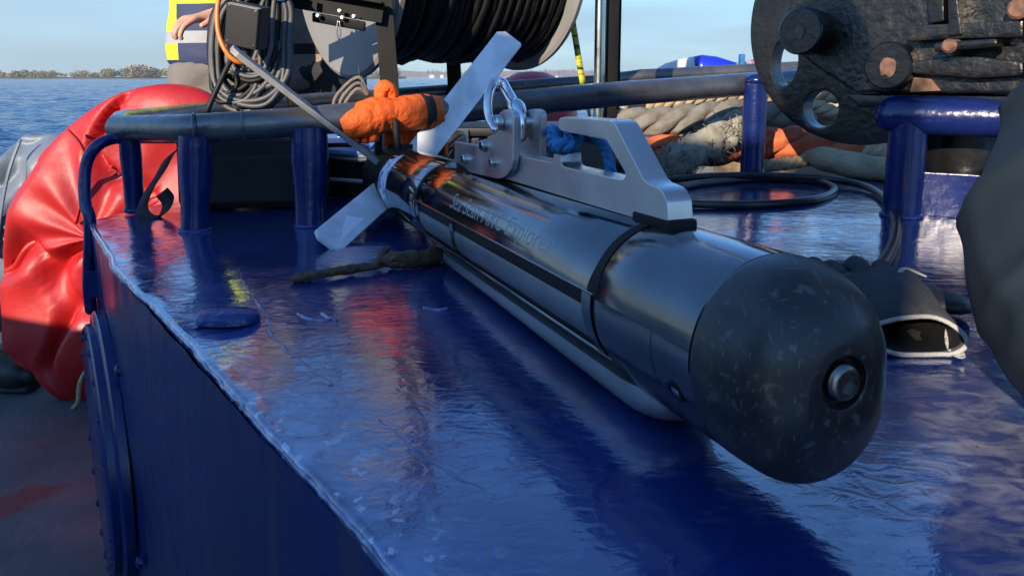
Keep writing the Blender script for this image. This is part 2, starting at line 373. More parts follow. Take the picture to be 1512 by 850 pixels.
def plate_with_holes(outer, holes, fn, h0, h1):
    """flat plate with round openings, made with a triangle fill"""
    bm = bmesh.new(); mb = MB()
    loops = []
    for lp in [outer] + holes:
        vs = [bm.verts.new((u, v, 0)) for u, v in lp]
        for i in range(len(vs)): bm.edges.new((vs[i], vs[(i + 1) % len(vs)]))
        loops.append(len(vs))
    bmesh.ops.triangle_fill(bm, use_beauty=True, use_dissolve=False, edges=bm.edges)
    bm.verts.ensure_lookup_table(); bm.verts.index_update()
    co = [(v.co.x, v.co.y) for v in bm.verts]; fa = [tuple(v.index for v in f.verts) for f in bm.faces]; n = len(co)
    vs = [fn(u, v, h0) for u, v in co] + [fn(u, v, h1) for u, v in co]
    fs = [tuple(reversed(f)) for f in fa] + [tuple(n + i for i in f) for f in fa]
    o = 0
    for L in loops:
        for i in range(L):
            a = o + i; b = o + (i + 1) % L; fs.append((a, b, n + b, n + a))
        o += L
    bm.free(); return mb.add(vs, fs)
Z = Vector((0, 0, 1))

# ================================================================== SETTING: water, far shores, deck
def water():
    mb = MB(); na, nr = 260, 330; a0, a1 = R_(-62), R_(62); r0, r1 = 3.2, 900.
    vs = []
    for j in range(nr + 1):
        r = r0 * (r1 / r0) ** (j / nr)
        for i in range(na + 1):
            a = a0 + (a1 - a0) * i / na; x = r * math.sin(a); y = r * math.cos(a)
            f = min(1, r / 12)
            z = .27 * noise.noise(Vector((x * .22, y * .30, 0))) + .17 * noise.noise(Vector((x * .7, y * .9, 3))) + .07 * noise.noise(Vector((x * 2.1, y * 2.6, 7)))
            vs.append((x, y, -1.62 + z * f))
    fs = [(j * (na + 1) + i, j * (na + 1) + i + 1, (j + 1) * (na + 1) + i + 1, (j + 1) * (na + 1) + i) for j in range(nr) for i in range(na)]
    mb.add(vs, fs)
    m = pmat('sea_water', (.008, .05, .13), .10)
    ns, lk, b = nodes(m); t = ns.new('ShaderNodeTexCoord'); prev = None
    for sc, st, di, sy in ((.35, .9, .9, 1.3), (1.6, .8, .35, 1.5), (5., .6, .10, 1.4)):
        g = ns.new('ShaderNodeMapping'); g.inputs['Scale'].default_value = (1, sy, 1); lk.new(t.outputs['Object'], g.inputs[0])
        n = ns.new('ShaderNodeTexNoise'); n.inputs['Scale'].default_value = sc; n.inputs['Detail'].default_value = 4; lk.new(g.outputs[0], n.inputs['Vector'])
        bp = ns.new('ShaderNodeBump'); bp.inputs['Strength'].default_value = st; bp.inputs['Distance'].default_value = di; lk.new(n.outputs[0], bp.inputs['Height'])
        if prev: lk.new(prev, bp.inputs['Normal'])
        prev = bp.outputs[0]
    lk.new(prev, b.inputs['Normal'])
    o = mb.build('water', m, smooth=180); tag(o, 'choppy dark blue sea around the boat', kind='structure')
    M['sea'] = m
    mb = MB(); S = 14000; mb.add([(-S, -S, -1.9), (S, -S, -1.9), (S, S, -1.9), (-S, S, -1.9)], [(0, 1, 2, 3)])
    o = mb.build('water_far', m); tag(o, 'open sea reaching to the horizon', kind='structure')
water()

def shore(name, pxs, D, base_col, col2, hfun, depth, seed):
    """a low strip of land standing at distance D"""
    rnd = random.Random(seed); mb = MB(); N = 220; prof = []
    for i in range(N + 1):
        px = pxs[0] + (pxs[1] - pxs[0]) * i / N
        d = ray(px, 115); d = Vector((d.x, d.y, 0)); d = d / d.y
        p = d * D; h = hfun(i / N, rnd)
        prof.append((p, h))
    vs = []
    for (p, h) in prof:
        b = p * (1 + depth / D)
        vs += [(p.x, p.y, -1.95), (p.x * 1.002, p.y * 1.002, -1.6 + h * .12), (p.x * (1 + .5 * depth / D), p.y * (1 + .5 * depth / D), -1.6 + h), (b.x, b.y, -1.6 + h * .9)]
    fs = [(i * 4 + k, i * 4 + k + 1, (i + 1) * 4 + k + 1, (i + 1) * 4 + k) for i in range(N) for k in range(3)]
    mb.add(vs, fs)
    m = pmat(name + '_land', base_col, .9, col2=col2, vs=.03, vlo=.4, vhi=.6)
    return tag(mb.build(name, m, smooth=0), kind='structure'), prof
left_shore, lprof = shore('far_shore', (-420, 600), 1500, (.16, .145, .06), (.09, .10, .04), lambda t, r: 4 + 2 * noise.noise(Vector((t * 30, 1, 0))), 120, 3)
left_shore['label'] = 'low sandy green shore across the water on the left'
right_shore, rprof = shore('far_hillside', (480, 2000), 4200, (.34, .22, .14), (.25, .18, .11), lambda t, r: 42 + 20 * noise.noise(Vector((t * 11, 4, 0))) + 7 * noise.noise(Vector((t * 50, 4, 0))), 900, 5)
right_shore['label'] = 'hazy brown wooded hillside with a town far across the water'

def leaf_clump(mb, c, r, n, rnd, flat=.8):
    for _ in range(n):
        v = Vector((rnd.gauss(0, 1), rnd.gauss(0, 1), rnd.gauss(0, 1)))
        v = v.normalized() * r * rnd.uniform(.45, 1.); v.z *= flat
        q = c + v; a = Vector((rnd.gauss(0, 1), rnd.gauss(0, 1), rnd.gauss(0, 1))).normalized(); b = frame(a)[0]; s = r * rnd.uniform(.13, .27)
        mb.add([q + a * s, q + b * s, q - a * s, q - b * s], [(0, 1, 2, 3)])
def far_trees():
    rnd = random.Random(11); mb = MB(); mb2 = MB()
    for i in range(520):
        t = rnd.random(); p, h = lprof[int(t * 219)]
        px_frac = t
        big = 4 + 6.5 * rnd.random() ** 1.4
        if noise.noise(Vector((t * 9, 9, 0))) > .1: big *= 1.35
        if .60 < t < .75: big *= 1.25
        k = 1 + rnd.uniform(.0, .06)
        c = Vector((p.x * k, p.y * k, -1.6 + 4 + big * .75)); c.x += rnd.uniform(-7, 7)
        for q in range(3):
            leaf_clump(mb if rnd.random() < .62 else mb2, c + Vector((rnd.uniform(-.7, .7) * big, 0, rnd.uniform(-.5, .3) * big)), big * rnd.uniform(.55, .85), 44, rnd)
    M['ftree'] = pmat('far_foliage', (.22, .19, .075), .9, col2=(.28, .21, .085), vs=.05)
    M['ftree2'] = pmat('far_autumn_foliage', (.40, .27, .10), .9, col2=(.30, .23, .09), vs=.05)
    o = mb.build('shore_trees', 'ftree', smooth=0); tag(o, 'band of green trees along the far shore', 'trees', kind='stuff')
    o = mb2.build('autumn_shore_trees', 'ftree2', smooth=0); tag(o, 'yellowing trees mixed along the far left shore', 'trees', kind='stuff')
    # hillside wood on the far right shore
    mb = MB()
    for i in range(700):
        t = rnd.random(); p, h = rprof[int(t * 219)]; k = 1 + rnd.uniform(0, .1)
        c = Vector((p.x * k, p.y * k, -1.6 + h * min(1, .15 + (k - 1) * 9) + 4)); leaf_clump(mb, c, rnd.uniform(7, 15), 26, rnd, .7)
    M['fhill'] = pmat('hillside_wood', (.30, .17, .10), .9, col2=(.22, .16, .09), vs=.01)
    o = mb.build('hillside_trees', 'fhill', smooth=0); tag(o, 'brownish wood covering the far hillside', 'trees', kind='stuff')
    M['fhouse'] = pmat('pale_render', (.6, .56, .5), .8); M['froof'] = pmat('red_roof', (.3, .12, .08), .8)
    for i in range(16):
        px = rnd.uniform(592, 1080); d = ray(px, 115); d = d / d.y; D = rnd.uniform(4120, 4190); q = d * D; w = rnd.uniform(14, 34); hh = rnd.uniform(8, 20)
        r = thing('house', (q.x, q.y, -1.6), 'tiny pale building on the far hillside shore', 'house', 'pale buildings on the far shore')
        MB().box((q.x, q.y, -1.6 + hh / 2), (w, 12, hh)).build('wall', 'fhouse', r, smooth=0)
        y0 = q.y - 6.5; y1 = q.y + 6.5; zt = -1.6 + hh
        MB().add([(q.x - w / 2 - .5, y0, zt + .01), (q.x + w / 2 + .5, y0, zt + .01), (q.x + w / 2 + .5, y1, zt + .01), (q.x - w / 2 - .5, y1, zt + .01), (q.x - w / 2, q.y, zt + 5), (q.x + w / 2, q.y, zt + 5)],
                 [(0, 1, 5, 4), (2, 3, 4, 5), (0, 4, 3), (1, 2, 5), (0, 3, 2, 1)]).build('roof', 'froof', r, smooth=0)
    d = ray(655, 100); d = d / d.y; q = d * 4300
    r = thing('radio_mast', (q.x, q.y, 30), 'thin radio mast rising above the far hillside', 'mast')
    MB().cyl((q.x, q.y, 30), (q.x, q.y, 150), 2.2, 6, 1.).build('pole', 'rod', r); MB().box((q.x, q.y, 120), (5, 5, 6)).build('antenna_drum', 'rod', r)
far_trees()

DK = -.62
def deck():
    mb = MB(); poly = [(-3.2, -4.5), (2.6, -4.5), (2.6, 3.35), (1.2, 3.9), (-.9, 3.6), (-2.2, 3.0), (-2.7, 1.8)]
    n = len(poly); mb.add([(x, y, DK) for x, y in poly] + [(x * .97, y * .97, -2.2) for x, y in poly], [tuple(range(n))] + [(i, n + i, n + (i + 1) % n, (i + 1) % n) for i in range(n)])
    o = mb.build('deck', 'deck', smooth=0); tag(o, 'worn dark grey steel deck with red paint showing through', kind='structure')
    M['hullblue'] = M['blue_post']
    # toe rail round the deck edge
    mb = MB(); pp = [Vector((x, y, DK + .03)) for x, y in poly]
    for i in range(n):
        a, b = pp[i], pp[(i + 1) % n]; d = (b - a).normalized(); mb.box((a + b) / 2, ((b - a).length - .01, .04, .07), (d, frame(d)[0], Z))
    o = mb.build('toe_rail', 'blue_post', smooth=0, bevel=.004); tag(o, 'low blue toe rail along the deck edge', kind='structure')
deck()

# ------------------------------------------------------------------ unseen, added to shade the near deck: wheelhouse and locker behind the camera
def shade_wheelhouse():
    A = Vector((-2.48, -1.74, DK)); B = Vector((-1.285, -2.445, DK)); back = SUN_AZ * 1.7
    c = (A + B) / 2
    r = thing('shade_wheelhouse', c, 'unseen dark blue deckhouse added behind the camera to shade the deck casing', 'shade_wheelhouse')
    S_ = A.lerp(B, .425)
    for (P_, Q_, Ht) in ((A, S_, 2.14), (S_, B, 2.41)):
     poly = [P_, Q_, Q_ + back, P_ + back]
     mb = MB(); mb.add([p.copy() for p in poly] + [p + Z * (Ht - .06) for p in poly], [(0, 3, 2, 1), (4, 5, 6, 7)] + [(i, (i + 1) % 4, 4 + (i + 1) % 4, 4 + i) for i in range(4)])
     mb.build('wall', 'shade_house_blue', r, smooth=0)
     mb = MB(); q = [p + Z * (Ht - .058) for p in poly]; mb.add(q + [p + Z * .058 for p in q], [(0, 3, 2, 1), (4, 5, 6, 7)] + [(i, (i + 1) % 4, 4 + (i + 1) % 4, 4 + i) for i in range(4)])
     mb.build('roof', 'grey_lock', r, smooth=0)
    d = (B - A).normalized(); nrm = Vector((d.y, -d.x, 0))
    if nrm.dot(-SUN_AZ) < 0: nrm = -nrm
    for k in (.26, .74):
        p = A.lerp(B, k) + Z * 1.65 + nrm * .012
        w = MB().box(p, (.5, .02, .55), (d, nrm, Z)).build('window', 'blackmetal', r, bevel=.004)
        MB().box(p + nrm * .012, (.44, .01, .49), (d, nrm, Z)).build('pane', 'glass', w)
shade_wheelhouse()
def shade_locker():  # unseen box added to shade the deck and the red bag's foot
    c = Vector((-2.27, -.15, DK)); perp = Vector((SUN_AZ.y, -SUN_AZ.x, 0)); ax = (perp, SUN_AZ, Z)
    r = thing('deck_shade_locker', c, 'unseen grey box added left of the camera to shade the open deck', 'shade_locker')
    MB().box(c + Z * .44, (1.32, .5, .88), ax).build('body', 'grey_lock', r, bevel=.01)
    MB().box(c + Z * .925, (1.36, .56, .08), ax).build('lid', 'grey_lock', r, bevel=.012)
    MB().box(c + Z * .75 - SUN_AZ * .275, (.14, .04, .04), ax).build('latch', 'steel', r, bevel=.004)
shade_locker()

# ================================================================== BLUE DECK CASING
EDGE = [(2.75, -.42), (2.0, -.60), (1.42, -.755), (1.335, -.772), (1.004, -.554), (.75, -.355), (.498, -.167), (.345, -.054), (-.9, .84)]
def xl(y):
    for (y1, x1), (y0, x0) in zip(EDGE[:-1], EDGE[1:]):
        if y0 <= y <= y1: return x0 + (x1 - x0) * (y - y0) / (y1 - y0)
    return EDGE[-1][1]
def jit(y): return .0035 * noise.noise(Vector((0, y * 22, 5))) + .004 * noise.noise(Vector((0, y * 6, 1)))
def ztop(x, y):
    d = (x - xl(y) - jit(y)) * (.80 if y < 1.335 else .97); s = max(0., min(1., (d - .012) / .13)); s = s * s * (3 - 2 * s)
    return -.007 * (1 - s) + .0016 * noise.noise(Vector((x * 4, y * 4, 2))) * s + .0007 * noise.noise(Vector((x * 13, y * 13, 5)))
def deck_casing():
    r = thing('deck_casing', (.4, .9, DK), 'large glossy dark blue steel deck casing carrying the torpedo-shaped sonar', 'deck casing')
    ys = []; y = -.9
    while y < 2.75: ys.append(y); y += .018 if y < 1.5 else .05
    ys.append(2.75); us = [0.]
    while us[-1] < .16: us.append(us[-1] + .008)
    while us[-1] < 1.: us.append(us[-1] * 1.12 + .004)
    us = us[:-1] + [1.]
    nu = len(us); lip = 6; vs = []
    for y in ys:
        x0 = xl(y) + jit(y)
        cos = .80 if y < 1.335 else .97
        W = 1.75 - x0
        for k in range(lip):                              # rounded lip
            a = R_(90 * k / lip); vs.append((x0 + .012 - .012 * math.sin(a + R_(0)) if False else x0 + .013 * (1 - math.sin(a)), y, 0))
            rr = .009; vs[-1] = (x0 + rr * (1 - math.cos(R_(90) * k / lip)), y, -rr + rr * math.sin(R_(90) * k / lip) - .007 + .0012 * noise.noise(Vector((y * 40, k * .3, 8))))
        for u in us:
            x = x0 + .009 + u * (W - .009); d = (x - x0) * cos
            s = max(0., min(1., (d - .012) / .13)); s = s * s * (3 - 2 * s)
            z = -.007 * (1 - s) + .0016 * noise.noise(Vector((x * 4, y * 4, 2))) * s + .0007 * noise.noise(Vector((x * 13, y * 13, 5)))
            vs.append((x, y, z - (.0 if s < 1 else 0)))
    n = lip + nu; fs = [(j * n + i, j * n + i + 1, (j + 1) * n + i + 1, (j + 1) * n + i) for j in range(len(ys) - 1) for i in range(n - 1)]
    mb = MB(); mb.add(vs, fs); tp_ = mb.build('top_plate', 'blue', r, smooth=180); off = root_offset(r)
    ea = tp_.data.attributes.new('edge', 'FLOAT', 'POINT')
    for i, v in enumerate(tp_.data.vertices):
        x, y = v.co.x + off.x, v.co.y + off.y; ea.data[i].value = max(0., 1 - max(0., (x - xl(y)) * .8 - .006) / .055)
    # side plates
    P = [(x, y) for y, x in EDGE]
    def side(a, b, name='side_plate'):
        a = Vector((*a, 0)); b = Vector((*b, 0)); d = (b - a); L = d.length; d.normalize(); nn = Vector((d.y, -d.x, 0))
        if nn.dot(Vector((-1, -1, 0))) < 0: nn = -nn
        N = max(2, int(L / .012)); K = 22; vs = []
        for i in range(N + 1):
            for k in range(K + 1):
                p = a + d * (L * i / N); z = -.0145 + (DK - .02 + .0145) * (k / K) ** 1.6; fd = max(0., 1 + z / .12); p = p + Vector((jit(p.y) * fd, 0, 0))
                e = min(1, i / 8, (N - i) / 8, k / 6)
                vs.append(p + nn * (-.0012 + .004 * e * noise.noise(Vector((p.x * 3, p.y * 3, z * 3)))) + Z * z)
        mb = MB(); mb.add(vs, [(i * (K + 1) + k, i * (K + 1) + k + 1, (i + 1) * (K + 1) + k + 1, (i + 1) * (K + 1) + k) for i in range(N) for k in range(K)])
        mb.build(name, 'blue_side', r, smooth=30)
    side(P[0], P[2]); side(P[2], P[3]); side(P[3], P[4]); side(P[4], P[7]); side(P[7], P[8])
    MB().add([(.84, -.9, -.02), (1.75, -.9, -.02), (1.75, -.9, DK - .02), (.84, -.9, DK - .02)], [(0, 1, 2, 3)]).build('side_plate', 'blue', r)
    MB().add([(1.75, -.9, -.001), (1.75, 2.75, -.001), (1.75, 2.75, DK - .02), (1.75, -.9, DK - .02)], [(0, 1, 2, 3)]).build('side_plate', 'blue', r)
    MB().add([(-.42, 2.75, -.02), (1.75, 2.75, -.001), (1.75, 2.75, DK - .02), (-.42, 2.75, DK - .02)], [(0, 1, 2, 3)]).build('side_plate', 'blue', r)
    # weld bead under the lip of the visible edge
    pts = []; rad = []; y = 1.335; i = 0
    while y > .1:
        pts.append(Vector((xl(y) - .002 + .002 * noise.noise(Vector((y * 60, 0, 0))), y, -.019 + .002 * noise.noise(Vector((y * 80, 2, 0))))))
        rad.append(.0022 + .0024 * noise.noise(Vector((y * 90, 5, 0)))); y -= .008
    pts = [p + Vector((jit(p.y) + .0035, 0, .0075)) for p in pts]; MB().tube(pts, [x * .8 for x in rad], 8).build('edge_weld', 'weld_pale', r, smooth=180)
    # weld seam wandering over the top plate
    seam = [(352, 395), (362, 418), (378, 442), (394, 462), (400, 488), (440, 522), (490, 562), (560, 612), (612, 655), (660, 690), (715, 715), (770, 730)]
    for seg in (seam[:7], seam[7:11]):
     pts = [onz(a, b, .0) for a, b in seg]; pts = spline(pts, 12)
     pts = [Vector((p.x + .002 * noise.noise(p * 60), p.y + .002 * noise.noise(p * 60 + Z), ztop(p.x, p.y) + .0002)) for p in pts]
     MB().tube(pts, [max(.0002, .0012 + .0022 * noise.noise(p * 30)) for p in pts], 8, flat=.22).build('weld_seam', 'weld_pale', r, smooth=180)
    for q in ([(440, 462), (455, 470), (480, 474), (492, 470)], [(475, 463), (486, 470), (497, 474)], [(625, 455), (645, 458), (660, 456)]):
        pts = [Vector((p.x, p.y, ztop(p.x, p.y))) for p in spline([onz(a, b, 0) for a, b in q], 5)]; MB().tube(pts, .0018, 6).build('weld_spatter', 'weld_pale', r, smooth=180)
    # flat oval pad welded on near the edge
    c = onz(336, 468, .001); mb = MB(); n = 36; vs = []
    for (s, h) in ((1.0, -.004), (.98, .002), (.9, .0055), (.7, .0075), (.35, .0085), (.02, .009)):
        for k in range(n):
            t = 2 * math.pi * k / n; vs.append(c + Vector((.034 * s * math.cos(t), .021 * s * math.sin(t), h)))
    mb.add(vs, [(i * n + k, i * n + (k + 1) % n, (i + 1) * n + (k + 1) % n, (i + 1) * n + k) for i in range(5) for k in range(n)]).build('welded_pad', 'weld', r, smooth=180)
    # bolted round manhole cover on the far part of the side
    a = Vector((-.772, 1.335, 0)); b = Vector((-.554, 1.004, 0)); d = (a - b).normalized(); nn = Vector((-abs(d.y), -abs(d.x), 0)).normalized()
    c = a.lerp(b, .50) + Z * -.355
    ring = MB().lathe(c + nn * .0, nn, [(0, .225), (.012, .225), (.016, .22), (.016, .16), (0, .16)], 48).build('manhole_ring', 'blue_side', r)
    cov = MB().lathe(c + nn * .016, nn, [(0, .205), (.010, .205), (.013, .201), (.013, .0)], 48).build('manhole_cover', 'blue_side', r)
    for k in range(20):
        t = 2 * math.pi * k / 20; p = c + nn * .028 + (d * math.cos(t) + Z * math.sin(t)) * .192
        MB().lathe(p, nn, [(0, .0065), (.003, .0065), (.0036, .0035), (.0045, .0035), (.0046, 0)], 8).build('bolt', 'blue_post', cov)
    for (u, z) in ((.66, -.27), (.92, -.17), (.7, -.52), (1.15, -.42)):
        p = a + (b - a) * u + nn * -.002 + Z * z; MB().lathe(p, nn, [(0, .009), (.005, .009), (.008, .004), (.0081, 0)], 10).build('stud', 'blue_post', r)
deck_casing()

# ------------------------------------------------------------------ guard rail on the casing
def guard_rail():
    B0 = onz(288, 340); C0 = onz(459, 332); A0 = onz(200, 310); D0 = onz(1107, 260)
    r = thing('guard_rail', C0, 'heavy dark tubular guard rail on blue posts round the casing', 'guard rail')
    pa = at(176, 189, A0.y + .01); pb = at(288, 190, B0.y + .005); pc = at(455, 179, C0.y + .01); pe = at(545, 171, 1.31); pf = at(640, 164, 1.38); pg = at(900, 140, 1.66); pd = at(1110, 124, D0.y)
    tail = pd + (pd - pg).normalized() * .6
    path = [pa + (pb - pa) * -.02] + [pa.lerp(pb, t) for t in (.05, .3, .6, .9)] + [pb.lerp(pc, t) for t in (.08, .3, .6)] + [pc.lerp(pe, t) for t in (0, .4, .8)]
    path += [pe.lerp(pf, .6), pf.lerp(pg, .15), pf.lerp(pg, .55), pg, pg.lerp(pd, .5), pd, tail]
    n = len(path); rad = [.0235] * 5 + [.0235 + .0055 * i / (n - 6) for i in range(n - 5)]
    MB().tube(path, rad, 28).build('top_tube', 'rail', r, smooth=60)
    # far tube
    q = [pa + (pb - pa) * -.01, at(180, 181, 1.50), at(300, 166, 1.85), at(470, 149, 2.22), at(560, 143, 2.40), at(640, 137, 2.46), at(890, 121, 2.52), at(945, 113, 2.56), at(1200, 100, 2.62)]
    MB().tube(q, .024, 20).build('rear_tube', 'rail', r, smooth=60)
    for p in (pb, pb.lerp(pc, .42)):
        d = (pc - pb).normalized(); a, b = frame(d)
        pts = [p + (a * math.cos(t) + b * math.sin(t)) * .0243 for t in [2 * math.pi * k / 40 for k in range(40)]]
        MB().tube(pts, [.0022 + .001 * noise.noise(x * 200) for x in pts], 6, closed=True).build('weld_ring', 'rail', r, smooth=180)
    def post(base, top, r0, r1, rm=None):
        base = Vector((base.x, base.y, -.003)); top = Vector(top); pts = [base.lerp(top, t) for t in (0, .1, .35, .7, .92, 1)]
        MB().tube(pts, [r0 * 1.06, r0, r0 * .99, r1 * 1.03, r1, r1], 28).build('post', 'blue_post', r, smooth=60)
        ring = [base + Z * .004 + Vector((math.cos(t), math.sin(t), 0)) * r0 for t in [2 * math.pi * k / 32 for k in range(32)]]
        MB().tube(ring, [.004 + .002 * noise.noise(x * 120) for x in ring], 6, closed=True).build('weld_ring', 'weld', r, smooth=180)
    post(A0, pa.lerp(pb, .14) - Z * .012, .0175, .0185)
    post(B0, pb - Z * .012, .0225, .0265)
    post(C0, pc - Z * .012, .0265, .031)
    D1 = D0 + Vector((-.012, -.052, 0)); pd1 = Vector((D1.x, D1.y, pd.z - .004)); post(D1, pd1 + Z * .012, .0285, .0285)
    MB().lathe(pd1 + Z * .006, Z, [(0, .03), (.012, .028), (.02, .019), (.024, .006)], 24).build('post_cap', 'blue_post', r, smooth=180)
    for q in (at(1400, 175, 2.2), at(560, 200, 2.36), at(300, 210, 1.82), at(930, 170, 2.55)):
        MB().cyl((q.x, q.y, -.003), (q.x, q.y, .17), .022, 20).build('post', 'blue_post', r)
guard_rail()
def grab_rail():
    p = [at(133, 330, 1.32), at(126, 300, 1.33), at(125, 262, 1.34), at(130, 235, 1.345), at(143, 216, 1.35), at(163, 206, 1.37), at(190, 204, 1.40), at(240, 205, 1.52), at(300, 206, 1.70), at(330, 208, 1.84)]
    q = p[0].copy(); q.z = -.12; q.x -= .012; q0 = q - Z * .05
    r = thing('grab_rail', (q.x, q.y, -.17), 'thin bright blue bent pipe rising at the far left corner of the casing', 'grab rail')
    MB().tube(spline([q0, q] + p, 6), .0105, 16, round_ends=True).build('pipe', 'blue_post', r, smooth=180)
    MB().box(q + Vector((.018, .0, .0)), (.03, .03, .05)).build('bracket', 'blue_post', r, bevel=.003)
grab_rail()

# ================================================================== TOWFISH
T0 = Vector((.1772, .3722, .0904)); TAX = Vector((.3660, -.9304, .0201)).normalized()
TLAT = TAX.cross(Z).normalized()
if TLAT.x > 0: TLAT = -TLAT
TUP = TLAT.cross(TAX)
if TUP.z < 0: TUP = -TUP
RB = .0586
def tp(s, l, z): return T0 - TAX * s + TLAT * l + TUP * z
def tcyl(s, ph, r): return tp(s, r * math.cos(R_(ph)), r * math.sin(R_(ph)))
def tinv(px, py, l):
    d = ray(px, py); q = T0 + TLAT * l; k = (q - CAM).dot(TLAT) / d.dot(TLAT); v = CAM + d * k - T0
    return -v.dot(TAX), v.dot(TUP)
def chin(ph, zc=-.0225, rc=.0465):
    dz = math.sin(R_(ph)) * zc; q = dz * dz - (zc * zc - rc * rc)
    return dz + math.sqrt(q) if q > 0 else 0.
def smax(a, b, k=.004):
    h = max(k - abs(a - b), 0) / k
    return max(a, b) + h * h * k * .25
def towfish():
    r = thing('towfish', tp(.4, 0, -.08), 'torpedo-shaped dark metal sonar towfish lying on the blue casing', 'sonar towfish')
    NL = .0575; NPH = 120
    def loft(sec, name, mat, parent=r, smooth=50, cap=True):
        n = NPH; vs = [p for ring in sec for p in ring]; n = len(sec[0])
        fs = [(i * n + k, i * n + (k + 1) % n, (i + 1) * n + (k + 1) % n, (i + 1) * n + k) for i in range(len(sec) - 1) for k in range(n)]
        if cap: fs += [tuple(range(n)), tuple((len(sec) - 1) * n + k for k in range(n))]
        return MB().add(vs, fs).build(name, mat, parent, smooth)
    PH = [360 * k / NPH for k in range(NPH)]
    # nose with chin and a sunk screw seat
    sec = []
    def nsec(s):
        w = max(0., 1 - s / NL); g = max(1e-4, 1 - w ** 2.35) ** (1 / 2.2)
        gc = max(0., 1 - (max(0, (NL - s - .002)) / (NL * .98)) ** 4.6); gc = gc ** .5 if gc > 0 else 0.
        return [tcyl(s, ph, smax(RB * 1.006 * g, chin(ph) * gc, .010 * max(.15, gc))) for ph in PH]
    sec.append([tcyl(.0085, ph, .0005) for ph in PH]); sec.append([tcyl(.0085, ph, .0140) for ph in PH]); sec.append([tcyl(.0030, ph, .0150) for ph in PH])
    sec.append([tcyl(.0022, ph, .0164) for ph in PH])
    for k in range(5, 31):
        s = NL * (1 - math.cos(R_(90 * k / 30))); sec.append(nsec(max(s, .0028)))
    sec.append(nsec(NL)); sec.append([tcyl(NL + .0005, ph, RB * .9) for ph in PH])
    loft(sec, 'nose_cone', 'nose', smooth=35)
    sc = MB().lathe(tp(.0085, 0, 0), TAX, [(0, .0108), (.004, .0108), (.005, .0106)], 36).build('nose_screw', 'dark_steel', r, smooth=50)
    vs = []
    for (h, rr, hx) in ((.005, .0106, 0), (.0066, .0098, 0), (.0078, .0086, 0), (.0082, .0076, 0), (.0081, .0072, 1), (.0042, .0068, 1)):
        for k in range(60):
            t = 6 * k; q = rr * (math.cos(R_(30)) / math.cos(R_((t % 60) - 30)) if hx else 1.)
            vs.append(tp(.0085 - h, q * math.cos(R_(t + 12)), q * math.sin(R_(t + 12))))
    MB().add(vs, [(i * 60 + k, i * 60 + (k + 1) % 60, (i + 1) * 60 + (k + 1) % 60, (i + 1) * 60 + k) for i in range(5) for k in range(60)]).build('screw_head', 'dark_steel', sc, smooth=30)
    MB().lathe(tp(.0030, 0, 0), TAX, [(-.003, .0067), (-.0014, .0067), (-.0013, 0)], 24).build('socket_shade_floor', 'tf_black', sc)  # darkness of the socket's depth put into a black floor
    # black inner tube, seen in the grooves
    loft([[tcyl(s, ph, RB * .965) for ph in PH] for s in (.05, 1.09)], 'inner_tube', 'tf_black', smooth=50)
    # front section, same outline as the nose
    def fsec(s, k=1., ck=1.): return [tcyl(s, ph, smax(RB * k, chin(ph) * ck)) for ph in PH]
    loft([fsec(.0590, .985, .985), fsec(.0600), fsec(.10), fsec(.14), fsec(.1730), fsec(.1745, .99, .98)], 'front_section', 'tf_front', smooth=40)
    # main tube with recesses for the transducers
    def msec(s, k=1.):
        out = []
        for ph in PH:
            a = ph if ph <= 180 else ph - 360; rr = RB
            if a <= 0 or a > 0: b = a if abs(a) <= 90 else (180 - a if a > 0 else -180 - a)
            if -46 < b < 9: rr = RB * .86
            out.append(tcyl(s, ph, rr * k))
        return out
    loft([msec(.1860, .992), msec(.1875), msec(.3), msec(.45), msec(.6), msec(.6925), msec(.694, .992)], 'main_tube', 'tf_body', smooth=40)
    loft([[tcyl(s, ph, RB * k) for ph in PH] for s, k in ((.7035, .99), (.705, 1.), (.80, 1.), (.90, .998), (.945, .99), (.958, .985), (.9595, .975))], 'tail_tube', 'tf_tail', smooth=40)
    loft([[tcyl(s, ph, RB * k) for ph in PH] for s, k in ((.960, .955), (.961, .972), (1.02, .965), (1.021, .945), (1.03, .945), (1.031, .96), (1.112, .95), (1.126, .90), (1.136, .80))], 'tail_ring', 'tf_black', smooth=35)
    # transducer bars, clips and lower lip on either side
    for sd in (1, -1):
        def C(s, ph, rr): return tcyl(s, ph if sd == 1 else 180 - ph, rr)
        vs = []; A = [7.5 - 51 * k / 16 for k in range(17)]
        st = [.192, .25, .4, .55, .6, .689]
        for s in st:
            for k, a in enumerate(A):
                w = math.sin(math.pi * k / 16); vs.append(C(s, a, RB * (.865 + .125 * math.sqrt(max(0., 1 - ((k - 8) / 8) ** 2)))))
        MB().add(vs, [(i * 17 + k, i * 17 + k + 1, (i + 1) * 17 + k + 1, (i + 1) * 17 + k) for i in range(len(st) - 1) for k in range(16)]).build('transducer_bar', 'tf_panel', r, smooth=60)
        for s in (.188, .527, .686):
            vs = []
            B = [8.5 - 54 * k / 12 for k in range(13)]
            for ds, kk in ((-.007, .95), (-.007, 1.004), (.007, 1.004), (.007, .95)):
                for a in B: vs.append(C(s + ds, a, RB * kk))
            MB().add(vs, [(i * 13 + k, i * 13 + k + 1, (i + 1) * 13 + k + 1, (i + 1) * 13 + k) for i in range(3) for k in range(12)]).build('clip_band', 'tf_front', r, smooth=40)
        MB().tube([C(s, -45.5, RB * .985) for s in (.175, .3, .45, .6, .70)], .0022, 8).build('lip_strip', 'tf_body', r, smooth=60)
        MB().tube([C(s, -51, RB * 1.0) for s in (.15, .3, .45, .6, .69)], .0018, 8).build('lip_strip', 'tf_black', r, smooth=60)
        MB().tube([C(s, 9.5, RB * .998) for s in (.178, .3, .45, .6, .70)], .0011, 8).build('lip_strip', 'tf_body', r, smooth=60)
